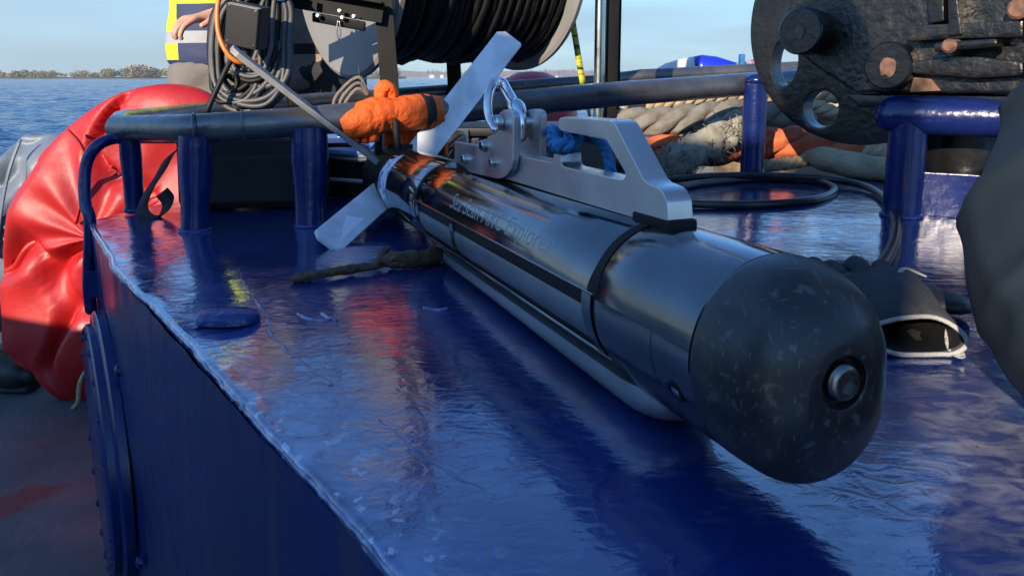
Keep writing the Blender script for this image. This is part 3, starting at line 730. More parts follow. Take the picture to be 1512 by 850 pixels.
        # cover plate on the front section
        vs = []; B = [7 - 40 * k / 14 for k in range(15)]; S = (.100, .174)
        for s, kk in ((S[0], .99), (S[0], 1.006), (S[1], 1.006), (S[1], .99)):
            for a in B: vs.append(C(s, a, RB * kk))
        MB().add(vs, [(i * 15 + k, i * 15 + k + 1, (i + 1) * 15 + k + 1, (i + 1) * 15 + k) for i in range(3) for k in range(14)]).build('cover_plate', 'tf_front', r, smooth=40)
        p = C(.081, -27, RB * 1.0); nn = (p - tp(.081, 0, 0)).normalized()
        MB().lathe(p - nn * .002, nn, [(0, .0075), (.0026, .0075), (.0028, .0055), (.0012, .005), (.0010, .0)], 20).build('side_screw', 'tf_black', r)
        q = MB().lathe(p - nn * .002, nn, [(.001, .0042), (.0026, .0038), (.003, .002), (.003, 0)], 12).build('screw_head', 'steel', r)
    # dark notch blocks at the lower ends of the grooves
    for s, w in ((.1803, .0075), (.699, .006)):
        for ph in (13, 167):
            q = tcyl(s, ph, RB * .985); nn = (q - tp(s, 0, 0)).normalized(); MB().box(q, (.003, w * 1.9, .010), (nn, TAX, nn.cross(TAX))).build('groove_block', 'tf_black', r, bevel=.001)
    # black slot inlays, widening to a notch where they meet the transducer
    for s, w0, w1 in ((.1803, .0052, .0088), (.699, .004, .0068)):
        for sd in (1, -1):
            vs = []; B = [80 - 68 * k / 24 for k in range(25)]
            for k, a in enumerate(B):
                f = k / 24; w = w0 + (w1 - w0) * max(0, (f - .72) / .28) ** 1.3
                aa = a if sd == 1 else 180 - a
                vs += [tcyl(s - w, aa, RB * 1.0025), tcyl(s + w, aa, RB * 1.0025)]
            MB().add(vs, [(2 * k, 2 * k + 1, 2 * k + 3, 2 * k + 2) for k in range(24)]).build('groove_inlay', 'tf_black', r, smooth=180)
    # keel pod underneath
    sec = []
    for k in range(41):
        u = k / 40; s = .128 + (.668 - .128) * u; za = -(T0.z - TAX.z * s) / TUP.z + .0004
        e = min(1., (s - .128) / .05, (.668 - s) / .03); e = max(0., e); e = math.sqrt(1 - (1 - e) ** 2); e = max(e, .04)
        top = -.054; bot = top + (za - top) * (.25 + .75 * e); w = .0365 * (.12 + .88 * e); ring = []
        for j in range(25):
            t = math.pi * j / 24; ring.append(tp(s, w * math.cos(t), top - .004 + (bot - top + .004) * abs(math.sin(t)) ** .75 if j not in (0, 24) else top - .001))
        sec.append(ring)
    loft(sec, 'keel_pod', 'tf_pod', smooth=50)
    # lifting bracket, traced along its side face
    px = [(987, 327), (985, 298), (978, 283), (971.8, 277), (965, 274), (957, 271), (950, 264), (909, 184), (905, 179.5), (899, 177.5), (834, 172.5), (827, 174), (823, 181), (824.5, 190), (829, 194), (891, 206), (896, 209), (922, 254), (923, 260), (920, 264.5), (912, 264), (836, 247), (831, 244.5), (829, 240), (828, 226), (826, 222), (821, 221.5), (818, 225), (815, 240), (757, 228), (714, 221), (676, 212), (676, 234), (690, 247), (820, 287), (948, 326)]
    sz = [tinv(a, b, .0105) for a, b in px]
    fnb = lambda u, v, h: tp(u, h, v)
    MB().prism(sz, fnb, -.0105, .0105).build('lifting_bracket', 'alu', r, smooth=30, bevel=.0012)
    # rear and front feet
    MB().box(tp(.178, 0, .057), (.052, .024, .014), (TAX, TLAT, TUP)).build('bracket_foot', 'tf_black', r, bevel=.003)
    vs = []
    MB().tube([tp(s, 0, .052) for s in (.139, .150, .165, .2, .215)], [.004, .010, .014, .015, .012], 20, flat=.6).build('foot_fairing', 'tf_front', r, smooth=180)
    MB().box(tp(.60, 0, .0595), (.09, .03, .008), (TAX, TLAT, TUP)).build('bracket_foot', 'tf_black', r, bevel=.002)
    pxc = [(671, 209), (671, 236), (674, 240), (686, 247), (692, 254), (698, 256), (733, 264), (741, 263), (748, 259), (754, 250), (757, 235), (758.5, 172), (756, 165), (750, 161.5), (743, 162), (738, 166), (736, 173), (734, 194), (731, 198), (720, 202), (717, 207), (715.5, 217)]
    szc = [tinv(a, b, .019) for a, b in pxc]
    for sd in (1, -1):
        MB().prism(szc, fnb, sd * .0112, sd * .0190).build('cheek_plate', 'alu', r, smooth=30, bevel=.0012)
        for (a, b, rr) in ((689, 235, .0055), (730.6, 240, .0048), (716.5, 215, .006)):
            s, z = tinv(a, b, .019); o = tp(s, sd * .019, z); d = TLAT * sd
            bo = MB().lathe(o, d, [(0, rr * 1.25), (.001, rr * 1.25), (.0012, rr), (.0052, rr), (.006, rr * .85), (.006, rr * .45), (.003, rr * .42), (.003, 0)], 24).build('bolt', 'steel', r, smooth=40)
    s, z = tinv(741, 181, .019)
    MB().cyl(tp(s, .030, z), tp(s, -.030, z), .0062, 24).build('shackle_pin', 'steel', r)
    MB().lathe(tp(s, .0195, z), TLAT, [(0, .0085), (.007, .0085), (.008, .0075), (.008, 0)], 24).build('pin_collar', 'steel', r)
    # shackle bow: near leg outside the near cheek, far leg through the swivel eye
    def sp(a, b, l): s, z = tinv(a, b, l); return tp(s, l, z)
    bow = [sp(731, 191, .030), sp(723, 176, .031), sp(720.5, 158, .030), sp(722, 140, .026), sp(727, 127, .019), sp(734, 121, .010), sp(742, 124, .003), sp(750, 138, -.001), sp(759, 153, -.003)]
    bow = spline(bow, 8); nb = len(bow)
    sh = MB().tube(bow, [.0040 + .0022 * min(1, i / nb * 1.4) for i in range(nb)], 20, round_ends=True).build('shackle', 'chrome', r, smooth=180)
    MB().tube(spline([sp(757, 151, -.003), sp(765, 163, -.003), sp(769, 178, -.003), sp(769, 200, -.003)], 6), [.0066, .0074, .0082, .0090, .0094, .0094, .0090, .0086, .0082, .0080, .0078, .0076, .0074, .0074, .0074, .0074, .0074, .0074, .0074], 24, round_ends=True).build('swivel_eye', 'chrome', sh, smooth=180)
    # fins: flat bars set crosswise at the tail
    TS = 1.035
    def fin(root, tip, chord_hint, w, t, label=None, fm='fin'):
        d = (tip - root).normalized(); c = (chord_hint - d * chord_hint.dot(d)).normalized(); nn = d.cross(c)
        L = (tip - root).length
        poly = [(0, -w / 2), (0, w / 2), (L - .004, w / 2), (L, w / 2 - .004), (L, -w / 2 + .012), (L - .010, -w / 2)]
        return MB().prism(poly, lambda u, v, h: root + d * u + c * v + nn * h, -t / 2, t / 2).build('fin', fm, r, smooth=30, bevel=.0012, label=label)
    tc_ = tp(TS, 0, 0)
    e = tcyl(TS, 135, .35)                                    # up and to the right
    e = at(755, 54, 1.42)
    f1 = fin(tc_.lerp(e, .10), e, Vector((.95, .1, .05)), .052, .007)
    e2 = at(342, 72, 1.20)
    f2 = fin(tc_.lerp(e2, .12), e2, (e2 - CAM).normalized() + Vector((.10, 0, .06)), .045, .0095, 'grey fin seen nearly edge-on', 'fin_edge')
    e3 = onz(480, 360, .008)
    f3 = fin(tc_.lerp(e3, .25), e3 , Vector((.86, .12, -.5)), .050, .007, 'short white fin touching the blue plate, with a triangular sticker')
    e4 = tcyl(TS + .02, 225, .105)
    fin(tc_.lerp(e4, .25), e4, TAX, .045, .007)
    # triangular sticker on the lower fin
    d = (e3 - tc_).normalized(); c = Vector((.86, .12, -.5)); c = (c - d * c.dot(d)).normalized(); nn = d.cross(c)
    if nn.dot(CAM - e3) < 0: nn = -nn
    L = (e3 - tc_).length
    q = [tc_ + d * (L * .62) + c * .012, tc_ + d * (L * .70) + c * -.012, tc_ + d * (L * .93) + c * .014]
    MB().add([p + nn * .0039 for p in q], [(0, 1, 2)]).build('fin_sticker', M['label_w'], f3, smooth=0)
    # crescent sticker on the tail
    vs = []; N = 18
    for k in range(N + 1):
        ph = 66 - 100 * k / N; w = .030 * math.sin(math.pi * (k + .3) / (N + .6)) ** .7; s0 = .905 + .012 * math.cos(math.pi * (k / N - .5))
        vs += [tcyl(s0 - w, ph, RB * 1.004), tcyl(s0 + w, ph, RB * 1.004)]
    MB().add(vs, [(2 * k, 2 * k + 1, 2 * k + 3, 2 * k + 2) for k in range(N)]).build('tail_sticker', 'sticker', r, smooth=180)
    # black hoop on top of the tail
    hp = [at(559, 232, 1.345), at(558, 182, 1.345), at(561, 174, 1.343), at(567, 171, 1.34), at(575, 171, 1.325), at(581, 173, 1.315), at(584, 180, 1.31), at(588, 226, 1.305)]
    MB().tube(hp, .0068, 12).build('tail_hoop', 'tf_black', r, smooth=50)
    for k in range(3):
        q = tp(.975 + .012 * k, -.006 + .004 * k, RB * .985); MB().lathe(q, TUP, [(0, .0035), (.008, .0035), (.0085, .002)], 10).build('stud', 'tf_black', r)
    # engraved lettering along the flank
    cu = bpy.data.curves.new('lettering', 'FONT'); cu.body = 'Sea Scan ARC Explorer'; cu.size = 1; cu.extrude = 0; cu.resolution_u = 3
    to = bpy.data.objects.new('lettering', cu); COL.objects.link(to)
    dg = bpy.context.evaluated_depsgraph_get(); me = bpy.data.meshes.new_from_object(to.evaluated_get(dg)); bpy.data.objects.remove(to)
    bm = bmesh.new(); bm.from_mesh(me)
    bmesh.ops.triangulate(bm, faces=bm.faces); bmesh.ops.subdivide_edges(bm, edges=[e for e in bm.edges if e.calc_length() > .12], cuts=2, use_grid_fill=False)
    bmesh.ops.triangulate(bm, faces=bm.faces)
    xs = [v.co.x for v in bm.verts]; x0, x1 = min(xs), max(xs); off = root_offset(r)
    for v in bm.verts:
        s = .545 - (.545 - .262) * (v.co.x - x0) / (x1 - x0); ph = 21 + v.co.y / .72 * 19
        v.co = tcyl(s, ph, RB * 1.0012) - off
    bm.to_mesh(me); bm.free(); me.materials.clear(); me.materials.append(M['tf_text'])
    lo = bpy.data.objects.new('lettering', me); COL.objects.link(lo); lo.parent = r; lo['label'] = 'pale engraved lettering reading Sea Scan ARC Explorer'
    return sp
SP = towfish()
def blue_rope():
    sp = SP
    r = thing('blue_rope', tp(.33, -.02, .06), 'blue rope tied round the open arm of the lifting bracket', 'rope')
    a = [sp(866, 203, -.016), sp(884, 208, -.018), (sp(895, 224, -.018)), sp(900, 240, -.018), sp(902, 256, -.018)]
    MB().rope(spline([sp(826, 203, -.014), sp(846, 201, -.016)] + a, 10), .0052, .022).build('strand', 'blue_rope', r, smooth=180)
    MB().rope(spline([sp(838, 208, -.010), sp(815, 198, -.018), sp(793, 186, -.024), sp(782, 200, -.03), sp(790, 220, -.034), sp(806, 232, -.034)], 10), .0048, .022).build('strand', 'blue_rope', r, smooth=180)
    MB().rope(spline([sp(822, 190, .006), sp(818, 205, .011), sp(824, 216, .012), sp(838, 214, .010), sp(850, 206, -.004), sp(842, 196, -.014), sp(826, 190, -.010)], 10), .0075, .026).build('knot', 'blue_rope', r, smooth=180)
    MB().rope(spline([sp(820, 214, .006), sp(836, 218, .008), sp(848, 212, 0), sp(836, 204, -.014), sp(818, 206, -.012)], 10), .0065, .024).build('knot', 'blue_rope', r, smooth=180)
blue_rope()

# ================================================================== THINGS ON AND ROUND THE CASING
def traced_bag(name, outline, Yf, thick, mat, root, seed, wr=.02, rings=34):
    """closed puffy bag whose rim follows an outline; Yf(px,py) gives depth, thick its half depth"""
    pts = spline([at(a, b, Yf(a, b)) for a, b in outline], 10, closed=True); n = len(pts)
    c = sum(pts, Vector()) / n; nrm = Vector((.25, 1, .05)).normalized()
    vs = []; fs = []; base = 0
    for sd in (-1, 1):
        for k in range(rings + 1):
            t = k / rings; q = math.cos(t * math.pi / 2); hgt = math.sin(t * math.pi / 2) ** .8
            for i, p in enumerate(pts):
                v = c.lerp(p, q if q > 1e-3 else 1e-3)
                a = math.atan2((p - c).z, (p - c).x)
                w = noise.noise(v * 2.6 + Vector((seed, 0, 0))) * .05 + .016 * noise.noise(v * 7 + Vector((seed, 3, 0))) + wr * math.sin(a * 9 + 2.2 * noise.noise(v * 3)) * q * (1 - q) * 2.5
                cre = abs(noise.noise(v * 4.1 + Vector((0, seed, 9)))); w -= .05 * max(0, .12 - cre) / .12
                vs.append(v + nrm * sd * (thick * hgt + w * min(1, hgt * 1.6)))
    m = (rings + 1) * n
    for s in range(2):
        for k in range(rings):
            for i in range(n):
                j = (i + 1) % n; a = s * m + k * n
                fs.append((a + i, a + j, a + n + j, a + n + i))
    mb = MB().add(vs, fs)
    o = mb.build(name, mat, root, smooth=180)
    bm = bmesh.new(); bm.from_mesh(o.data); bmesh.ops.remove_doubles(bm, verts=bm.verts, dist=.0006); bmesh.ops.recalc_face_normals(bm, faces=bm.faces); bm.to_mesh(o.data); bm.free()
    for p in o.data.polygons: p.use_smooth = True
    return o
def red_bag():
    r = thing('red_lift_bag', (-1.15, 1.93, DK), 'big slack red plastic lifting bag leaning on the far left of the casing', 'lifting bag')
    ol = [(6, 400), (20, 320), (48, 252), (100, 190), (168, 143), (230, 125), (282, 128), (318, 146), (340, 172), (345, 230), (320, 300), (262, 400), (220, 500), (180, 580), (118, 594), (60, 557), (18, 527), (9, 470)]
    traced_bag('bag_shell', ol, lambda a, b: 1.92 + .04 * (b - 122) / 470, .075, 'red', r, 2., .014)
    # welded seam and webbing tab
    e = [at(a, b, 1.845) for a, b in ((100, 192), (118, 212), (128, 236), (130, 262), (120, 300), (112, 330))]
    MB().tube(spline(e, 6), .006, 8, flat=.6).build('seam_fold', 'red', r, smooth=180)
    p = at(122, 585, 1.86); MB().tube(spline([p + Vector((.03, 0, .09)), p + Vector((.01, -.02, .05)), p + Vector((.005, -.03, 0)), p + Vector((-.01, -.03, -.02))], 6), .006, 8).build('cord_tab', 'hi_rope', r, smooth=180)
red_bag()
def pale_sack():
    r = thing('plastic_sack', (-1.75, 2.5, DK), 'pale blue-grey plastic sack standing behind the red lifting bag', 'sack')
    ol = [(34, 203), (60, 199), (95, 197), (140, 205), (150, 300), (130, 420), (60, 470), (10, 486), (-70, 480), (-80, 400), (-50, 320), (0, 300), (14, 250)]
    traced_bag('sack_shell', ol, lambda a, b: 2.36, .13, 'pale', r, 6., .012)
    MB().tube(spline([at(30, 206, 2.25), at(14, 250, 2.22), at(2, 310, 2.22), at(-6, 380, 2.22)], 6), .008, 8, flat=.5).build('sack_fold', 'pale', r, smooth=180)
pale_sack()
def boot():
    c = onz(-8, 572, DK); r = thing('rubber_boot', c, 'black rubber boot at the left edge of the deck', 'boot')
    MB().tube(spline([c + Vector((.115, -.02, .045)), c + Vector((.07, -.015, .05)), c + Vector((.0, 0, .06)), c + Vector((-.09, .02, .07)), c + Vector((-.13, .03, .11)), c + Vector((-.14, .03, .30))], 5),
              [.030, .036, .042, .045, .046, .046, .047, .048, .05, .05, .052, .055, .056, .056, .056, .056, .056, .056, .056, .056, .056, .056, .056, .058, .06, .06], 18, round_ends=True).build('upper', 'boots', r, smooth=180)
    MB().tube([c + Vector((.13, -.025, .012)), c + Vector((.06, -.012, .012)), c + Vector((-.02, .003, .012)), c + Vector((-.16, .03, .012))], [.03, .042, .038, .036], 18, flat=.35).build('sole', 'blackfab', r, smooth=60)
boot()

def black_bag():
    a = onz(300, 318); c = Vector((-.505, 1.47, 0))
    r = thing('black_bag', c, 'soft black equipment bag on the casing behind the rail posts', 'bag')
    d = Vector((.985, .17, 0)).normalized(); e = Vector((-d.y, d.x, 0))
    MB().box(c + Z * .075, (.27, .13, .145), (d, e, Z)).build('body', 'blackfab', r, smooth=50, bevel=.018, segs=3, displace=(.006, 18))
    MB().box(c + Z * .153 + d * .01, (.25, .12, .012), (d, e, Z)).build('lid_flap', 'blackfab', r, smooth=50, bevel=.005)
    MB().box(c + Z * .06 - e * .069, (.19, .02, .09), (d, e, Z)).build('front_pocket', 'blackfab', r, smooth=50, bevel=.008)
    p = spline([c - d * .12 + Z * .13 - e * .02, at(252, 228, 1.40), at(236, 255, 1.36), at(217, 285, 1.34), at(209, 312, 1.335), at(221, 325, 1.33), at(240, 318, 1.335), at(249, 298, 1.36), at(240, 284, 1.38)], 8)
    vs = []; n = len(p)
    for i, q in enumerate(p):
        w = Vector((.013, -.004, .009)); vs += [q - w, q + w]
    mb = MB().add(vs, [(2 * i, 2 * i + 1, 2 * i + 3, 2 * i + 2) for i in range(n - 1)])
    o = mb.build('shoulder_strap', 'strap', r, smooth=180); md = o.modifiers.new('thick', 'SOLIDIFY'); md.thickness = .002
black_bag()

def small_gear():
    # bench of small gear seen between the posts, behind the tail
    c = onz(520, 292); c = Vector((-.27, 1.62, 0))
    r = thing('equipment_case', (.05, 1.72, 0), 'low black equipment case behind the towfish under the rail', 'case')
    MB().box((.0, 1.76, .06), (.44, .24, .12)).build('body', 'jbox', r, bevel=.008); MB().box((.0, 1.76, .132), (.45, .25, .02)).build('lid', 'jbox', r, bevel=.006)
    for x in (-.12, .12): MB().box((x, 1.634, .118), (.05, .012, .04)).build('latch', 'steel', r, bevel=.002)
    for i, (a, b, h) in enumerate((((478, 224), (545, 232), .085), ((478, 230), (548, 238), .075), ((482, 264), (560, 270), .03))):
        p, q = at(a[0], a[1], 1.55), at(b[0], b[1], 1.52); e = (q - p).normalized()
        o = thing('plastic_rod', q, ['upper pale rod lying behind the left fin root', 'second pale rod lying just under the upper rod behind the fin root', 'lowest pale rod near the tail of the towfish'][i], 'rod')
        MB().cyl(p - e * .16, q + e * .1, .0045, 10).build('shaft', 'rod', o); MB().cyl(q + e * .1, q + e * .115, .006, 10).build('end_cap', 'rubber', o)
    p = at(508, 213, 1.6)
    o = thing('clipboard', p, 'light blue board lying behind the rail near the left fin', 'board')
    MB().box(p, (.13, .16, .008), (Vector((1, 0, -.05)).normalized(), Vector((0, 1, .12)).normalized(), Z)).build('sheet', 'notebook', o, bevel=.002)
    MB().box(p + Vector((0, .06, .008)), (.05, .02, .008)).build('clip', 'steel', o, bevel=.002)
    q = Vector((p.x + .01, p.y + .02, 0))
    o = thing('tool_box', q, 'small dark tool box with pale rods under the blue board', 'tool box')
    MB().box(q + Z * .038, (.17, .15, .07)).build('body', 'blackmetal', o, bevel=.005); MB().box(q + Z * .08, (.172, .152, .012)).build('lid', 'jbox', o, bevel=.003)
    MB().tube(spline([q + Vector((-.05, -.08, .085)), q + Vector((-.045, -.085, .11)), q + Vector((.045, -.085, .11)), q + Vector((.05, -.08, .085))], 4), .005, 8).build('handle', 'rubber', o, smooth=180)
small_gear()

def orange_cover():
    a, b, c = at(545, 171, 1.31), at(640, 164, 1.38), at(600, 160, 1.35)
    r = thing('orange_cover', c, 'crumpled orange canvas wrapped round the rail behind the tail', 'canvas cover')
    ctr = spline([at(503, 186, 1.29), at(530, 178, 1.30), at(562, 170, 1.325), at(600, 168, 1.35), at(640, 165, 1.38), at(652, 164, 1.385)], 10)
    vs = []; n = 40
    for i, p in enumerate(ctr):
        f = i / (len(ctr) - 1); d = (ctr[min(i + 1, len(ctr) - 1)] - ctr[max(i - 1, 0)]).normalized(); A, B = frame(d)
        rr = .0275 + .0045 * math.sin(math.pi * min(1, f * 1.02)) ** .5 + .0028 * (1 - abs(math.sin(f * 8 + .4))) ** 3
        for k in range(n):
            t = 2 * math.pi * k / n; v = A * math.cos(t) + B * math.sin(t)
            w = rr * (1 + .035 * math.sin(3 * t + f * 14) * math.sin(math.pi * f)) + .002 * noise.noise(p * 40 + v * 2)
            q = p + v * w
            vs.append(q)
    m = len(ctr); mb = MB().add(vs, [(i * n + k, i * n + (k + 1) % n, (i + 1) * n + (k + 1) % n, (i + 1) * n + k) for i in range(m - 1) for k in range(n)])
    mb.build('wrap', 'orange', r, smooth=180)
    # hanging skirt
    def flap(px, y0, y1, Y, seed):
        cols = 30; rows = 14; vs = []
        for i in range(cols + 1):
            for j in range(rows + 1):
                x = px[0] + (px[1] - px[0]) * i / cols; y = y0(x) + (y1(x) - y0(x)) * j / rows
                q = at(x, y, Y + .012 * math.sin(i * .9 + seed) * (j / rows) + .01 * noise.noise(Vector((i * .2, j * .2, seed)))); vs.append(q)
        o = MB().add(vs, [(i * (rows + 1) + j, i * (rows + 1) + j + 1, (i + 1) * (rows + 1) + j + 1, (i + 1) * (rows + 1) + j) for i in range(cols) for j in range(rows)]).build('hanging_flap', 'orange', r, smooth=180)
        o.modifiers.new('thick', 'SOLIDIFY').thickness = .003
    flap((505, 560), lambda x: 190 - (x - 505) * .1, lambda x: 212 - 6 * abs(x - 540) / 30, 1.305, 1.)
    flap((566, 662), lambda x: 178, lambda x: 214 + 18 * (x - 566) / 96, 1.375, 4.)
    # knotted top
    k0 = at(569, 141, 1.335)
    MB().tube(spline([k0 + Vector((-.012, .0, -.02)), k0 + Vector((-.008, -.006, .006)), k0 + Vector((.003, 0, .014)), k0 + Vector((.010, .006, .002)), k0 + Vector((.012, .006, -.02))], 6), [.008 + .006 * math.sin(math.pi * i / 24) for i in range(25)], 16, round_ends=True).build('knot', 'orange', r, smooth=180, displace=(.004, 60))
    p = at(626, 166, 1.37); d = (b - a).normalized(); A, B = frame(d); pts = [p + (A * math.cos(t) + B * math.sin(t)) * .0345 for t in [2 * math.pi * k / 36 for k in range(36)]]
    vs = []
    for q in pts: vs += [q - d * .009, q + d * .009]
    o = MB().add(vs, [(2 * i, 2 * i + 1, (2 * i + 3) % 72, (2 * i + 2) % 72) for i in range(36)]).build('binding_strap', 'strap', r, smooth=180); o.modifiers.new('thick', 'SOLIDIFY').thickness = .002
    for i in range(3):
        w = [k0 + Vector((-.03, 0, .0)), k0 + Vector((-.045, -.01, .012 + .01 * i)), k0 + Vector((-.06 - .012 * i, -.01, .0)), k0 + Vector((-.075 - .01 * i, -.005, -.02 - .008 * i))]
        MB().tube(spline(w, 6), .0032, 8).build('tie_cord', 'gr_rope', r, smooth=180)
orange_cover()

# ------------------------------------------------------------------ cable reel
AXR = Vector((.79, .61, .045)).normalized()
def reel():
    cl = at(516, 117, 1.98); RF = .31; c0 = Vector((cl.x, cl.y, .247 + RF)); W = .555; c1 = c0 + AXR * W
    r = thing('cable_reel', (c0.x + .2, c0.y + .2, 0), 'big cable reel with grey flanges wound with black cable', 'cable reel')
    MB().lathe(c0, AXR, [(-.012, .05), (-.012, RF - .01), (-.006, RF), (.006, RF), (.012, RF - .01), (.012, .05)], 72).build('flange', 'flange', r, smooth=30)
    MB().lathe(c1, AXR, [(-.012, .05), (-.012, RF - .01), (-.006, RF), (.006, RF), (.012, RF - .01), (.012, .05)], 72).build('flange', 'flange', r, smooth=30)
    MB().cyl(c0 - AXR * .12, c1 + AXR * .12, .028, 24).build('axle', 'steel', r)
    MB().cyl(c0, c1, .17, 40).build('drum', 'blackmetal', r)
    rnd = random.Random(4); n = 30; A, B = frame(AXR)
    for layer, (rr, cnt) in enumerate(((.228, 30), (.247, 33))):
        for i in range(cnt):
            h = .03 + (W - .06) * (i + .5 * (layer % 2)) / cnt; tilt = rnd.uniform(-.035, .035); rj = rr + rnd.uniform(-.007, .011)
            cc = c0 + AXR * h; pts = []
            for k in range(56):
                t = 2 * math.pi * k / 56
                sag = .012 * max(0, -math.sin(t)) * rnd.uniform(.7, 1.3) * (1 if layer else .3)
                pts.append(cc + (A * math.cos(t) + B * math.sin(t)) * (rj + sag) + AXR * (tilt * math.cos(t) + .004 * math.sin(3 * t + i)))
            MB().tube(pts, .0098, 10, closed=True).build('cable_turn', 'rubber', r, smooth=180)
    # slack loops hanging below the turns
    for i in range(9):
        h = .30 + .26 * i / 9; cc = c0 + AXR * h; pts = []
        for k in range(26):
            t = math.pi * (1.08 + .84 * k / 25); pts.append(cc + (A * math.cos(t) + B * math.sin(t)) * (.262 + .014 * math.sin(math.pi * k / 25) * rnd.uniform(.6, 1.3)) + AXR * (.05 * (k / 25 - .5)))
        MB().tube(pts, .0075, 10).build('slack_loop', 'rubber', r, smooth=180)
    # frame of black angle bars
    pf = [at(570, 100, 1.74), at(672, 130, 2.42)]
    def post(px0, py0, px1, py1, Y, w=.042):
        a = at(px0, py0, Y); b = at(px1, py1, Y); d = (a - b).normalized(); k = b.z / d.z; foot = b - d * k; top = a + d * .55
        A, B = frame(d, Vector((0, 1, 0)))
        MB().box((foot + top) / 2, (w, .006, (top - foot).length), (A, B, d)).build('frame_post', 'blackmetal', r, bevel=.001)
        MB().box((foot + top) / 2 + A * (w / 2 - .003) - B * -.02, (.006, .036, (top - foot).length), (A, B, d)).build('frame_post', 'blackmetal', r, bevel=.001)
        MB().box(Vector((foot.x, foot.y, .005)), (.12, .12, .01)).build('foot_plate', 'blackmetal', r, bevel=.001)
    post(566, 0, 577, 150, 1.74); post(668, 60, 672, 140, 2.40, .045); post(704, 70, 700, 140, 2.7, .03); post(408, 60, 407, 140, 2.2, .03)
    # cross beam with its bearing bolts, carrying the hanging cables
    a, b = at(300, -26, 1.72), at(566, 20, 1.72); d = (b - a).normalized(); A, B = frame(d)
    MB().box((a + b) / 2, ((b - a).length, .006, .045), (d, A, B)).build('cross_beam', 'blackmetal', r, bevel=.001)
    MB().box((a + b) / 2 + B * .02 + A * .02, ((b - a).length, .04, .005), (d, A, B)).build('cross_beam', 'blackmetal', r, bevel=.001)
    for (x, y) in ((471, 24), (503, 17), (507, 27), (524, 25)):
        p = at(x, y, 1.70); MB().lathe(p, Vector((-.2, -1, .1)), [(0, .0055), (.004, .0055), (.005, .0035), (.009, .0035), (.0091, 0)], 10).build('bolt', 'bolt', r)
    p = at(499, 30, 1.70); MB().tube(spline([p, p + Vector((-.003, 0, -.02)), p + Vector((0, 0, -.042)), p + Vector((.005, 0, -.03)), p + Vector((.003, 0, 0))], 6), .0016, 6).build('split_ring', 'steel', r, smooth=180)
    MB().box(at(500, 33, 1.715), (.12, .012, .02), (d, A, B)).build('clamp_block', 'blackmetal', r, bevel=.003, displace=(.004, 60))
reel()

def cable_bundle():
    top = at(388, -22, 1.66)
    r = thing('cable_bundle', top, 'thick bundle of black cable loops hanging from the reel frame', 'cables')
    rnd = random.Random(9)
    for i in range(34):
        x0 = rnd.uniform(309, 366); x1 = rnd.uniform(384, 432); yb = rnd.uniform(105, 166); xb = (x0 + x1) / 2 + rnd.uniform(-22, 8); Y = 1.66 + rnd.uniform(-.035, .045)
        p = [at(370 + rnd.uniform(-8, 30), -28, Y), at(x0 + 12, 10, Y), at(x0, 60, Y), at(x0 + 3, yb - 32, Y), at((x0 + xb) / 2 - 4, yb - 7, Y - .01), at(xb, yb, Y - .012), at((x1 + xb) / 2 + 2, yb - 9, Y - .01), at(x1 - 2, yb - 40, Y), at(x1, 60, Y + .01), at(x1 + 2, 10, Y + .01), at(400 + rnd.uniform(-6, 14), -28, Y + .01)]
        MB().tube(spline(p, 7), rnd.choice((.0052, .006, .0066)), 10).build('cable_loop', rnd.choice(('rubber', 'rubberg', 'rubberg')), r, smooth=180)
    p = [at(348, 80, 1.60), at(338, 95, 1.59), at(322, 128, 1.58), at(306, 164, 1.57), at(301, 182, 1.6)]
    MB().tube(spline(p, 8), .0058, 10).build('loose_end', 'rubber', r, smooth=180)
    p = [at(356, 180, 1.6), at(344, 172, 1.6), at(330, 160, 1.62)]
    MB().tube(spline([at(378, -24, 1.63), at(402, -6, 1.625), at(420, -2, 1.63), at(430, -22, 1.64)], 6), .006, 10).build('blue_tie', 'blue_rope', r, smooth=180)
    o = thing('orange_cable', at(330, -20, 1.6), 'orange cable looping in front of the hanging black cables', 'cable')
    MB().tube(spline([at(327, -24, 1.60), at(321, 15, 1.595), at(323, 50, 1.59), at(335, 78, 1.585), at(352, 92, 1.59), at(372, 92, 1.62), at(396, 84, 1.68)], 8), .0052, 12).build('near_run', 'orange_c', o, smooth=180)
    MB().tube(spline([at(396, 84, 1.68), at(418, 60, 1.70), at(425, 20, 1.705), at(426, -24, 1.70)], 8), .0045, 12).build('far_run', 'orange_c', o, smooth=180)
    MB().tube(spline([at(424, 50, 1.69), at(425, 90, 1.69), at(424, 130, 1.69), at(428, 158, 1.69)], 8), .0042, 12).build('hanging_end', 'orange_c', o, smooth=180)
    # junction box hung on the bundle
    c = at(367, 38, 1.55); u = Vector((.96, -.12, -.20)).normalized(); w = Vector((.16, .95, .12)).normalized(); w = (w - u * w.dot(u)).normalized(); v = u.cross(w)
    o = thing('junction_box', c, 'small black junction box hanging on the cable bundle', 'junction box')
    MB().box(c, (.070, .045, .085), (u, w, v)).build('body', 'jbox', o, bevel=.003)
    MB().box(c - w * .026, (.068, .010, .083), (u, w, v)).build('lid', 'jbox', o, bevel=.003)
    for x in (-1, 1):
        for y in (-1, 1):
            MB().lathe(c - w * .0305 + u * x * .028 + v * y * .035, -w, [(0, .003), (.001, .003), (.0012, 0)], 10).build('screw', 'steel', o)
    MB().cyl(c - v * .042, c - v * .058, .009, 12).build('cable_gland', 'rubber', o)
cable_bundle()

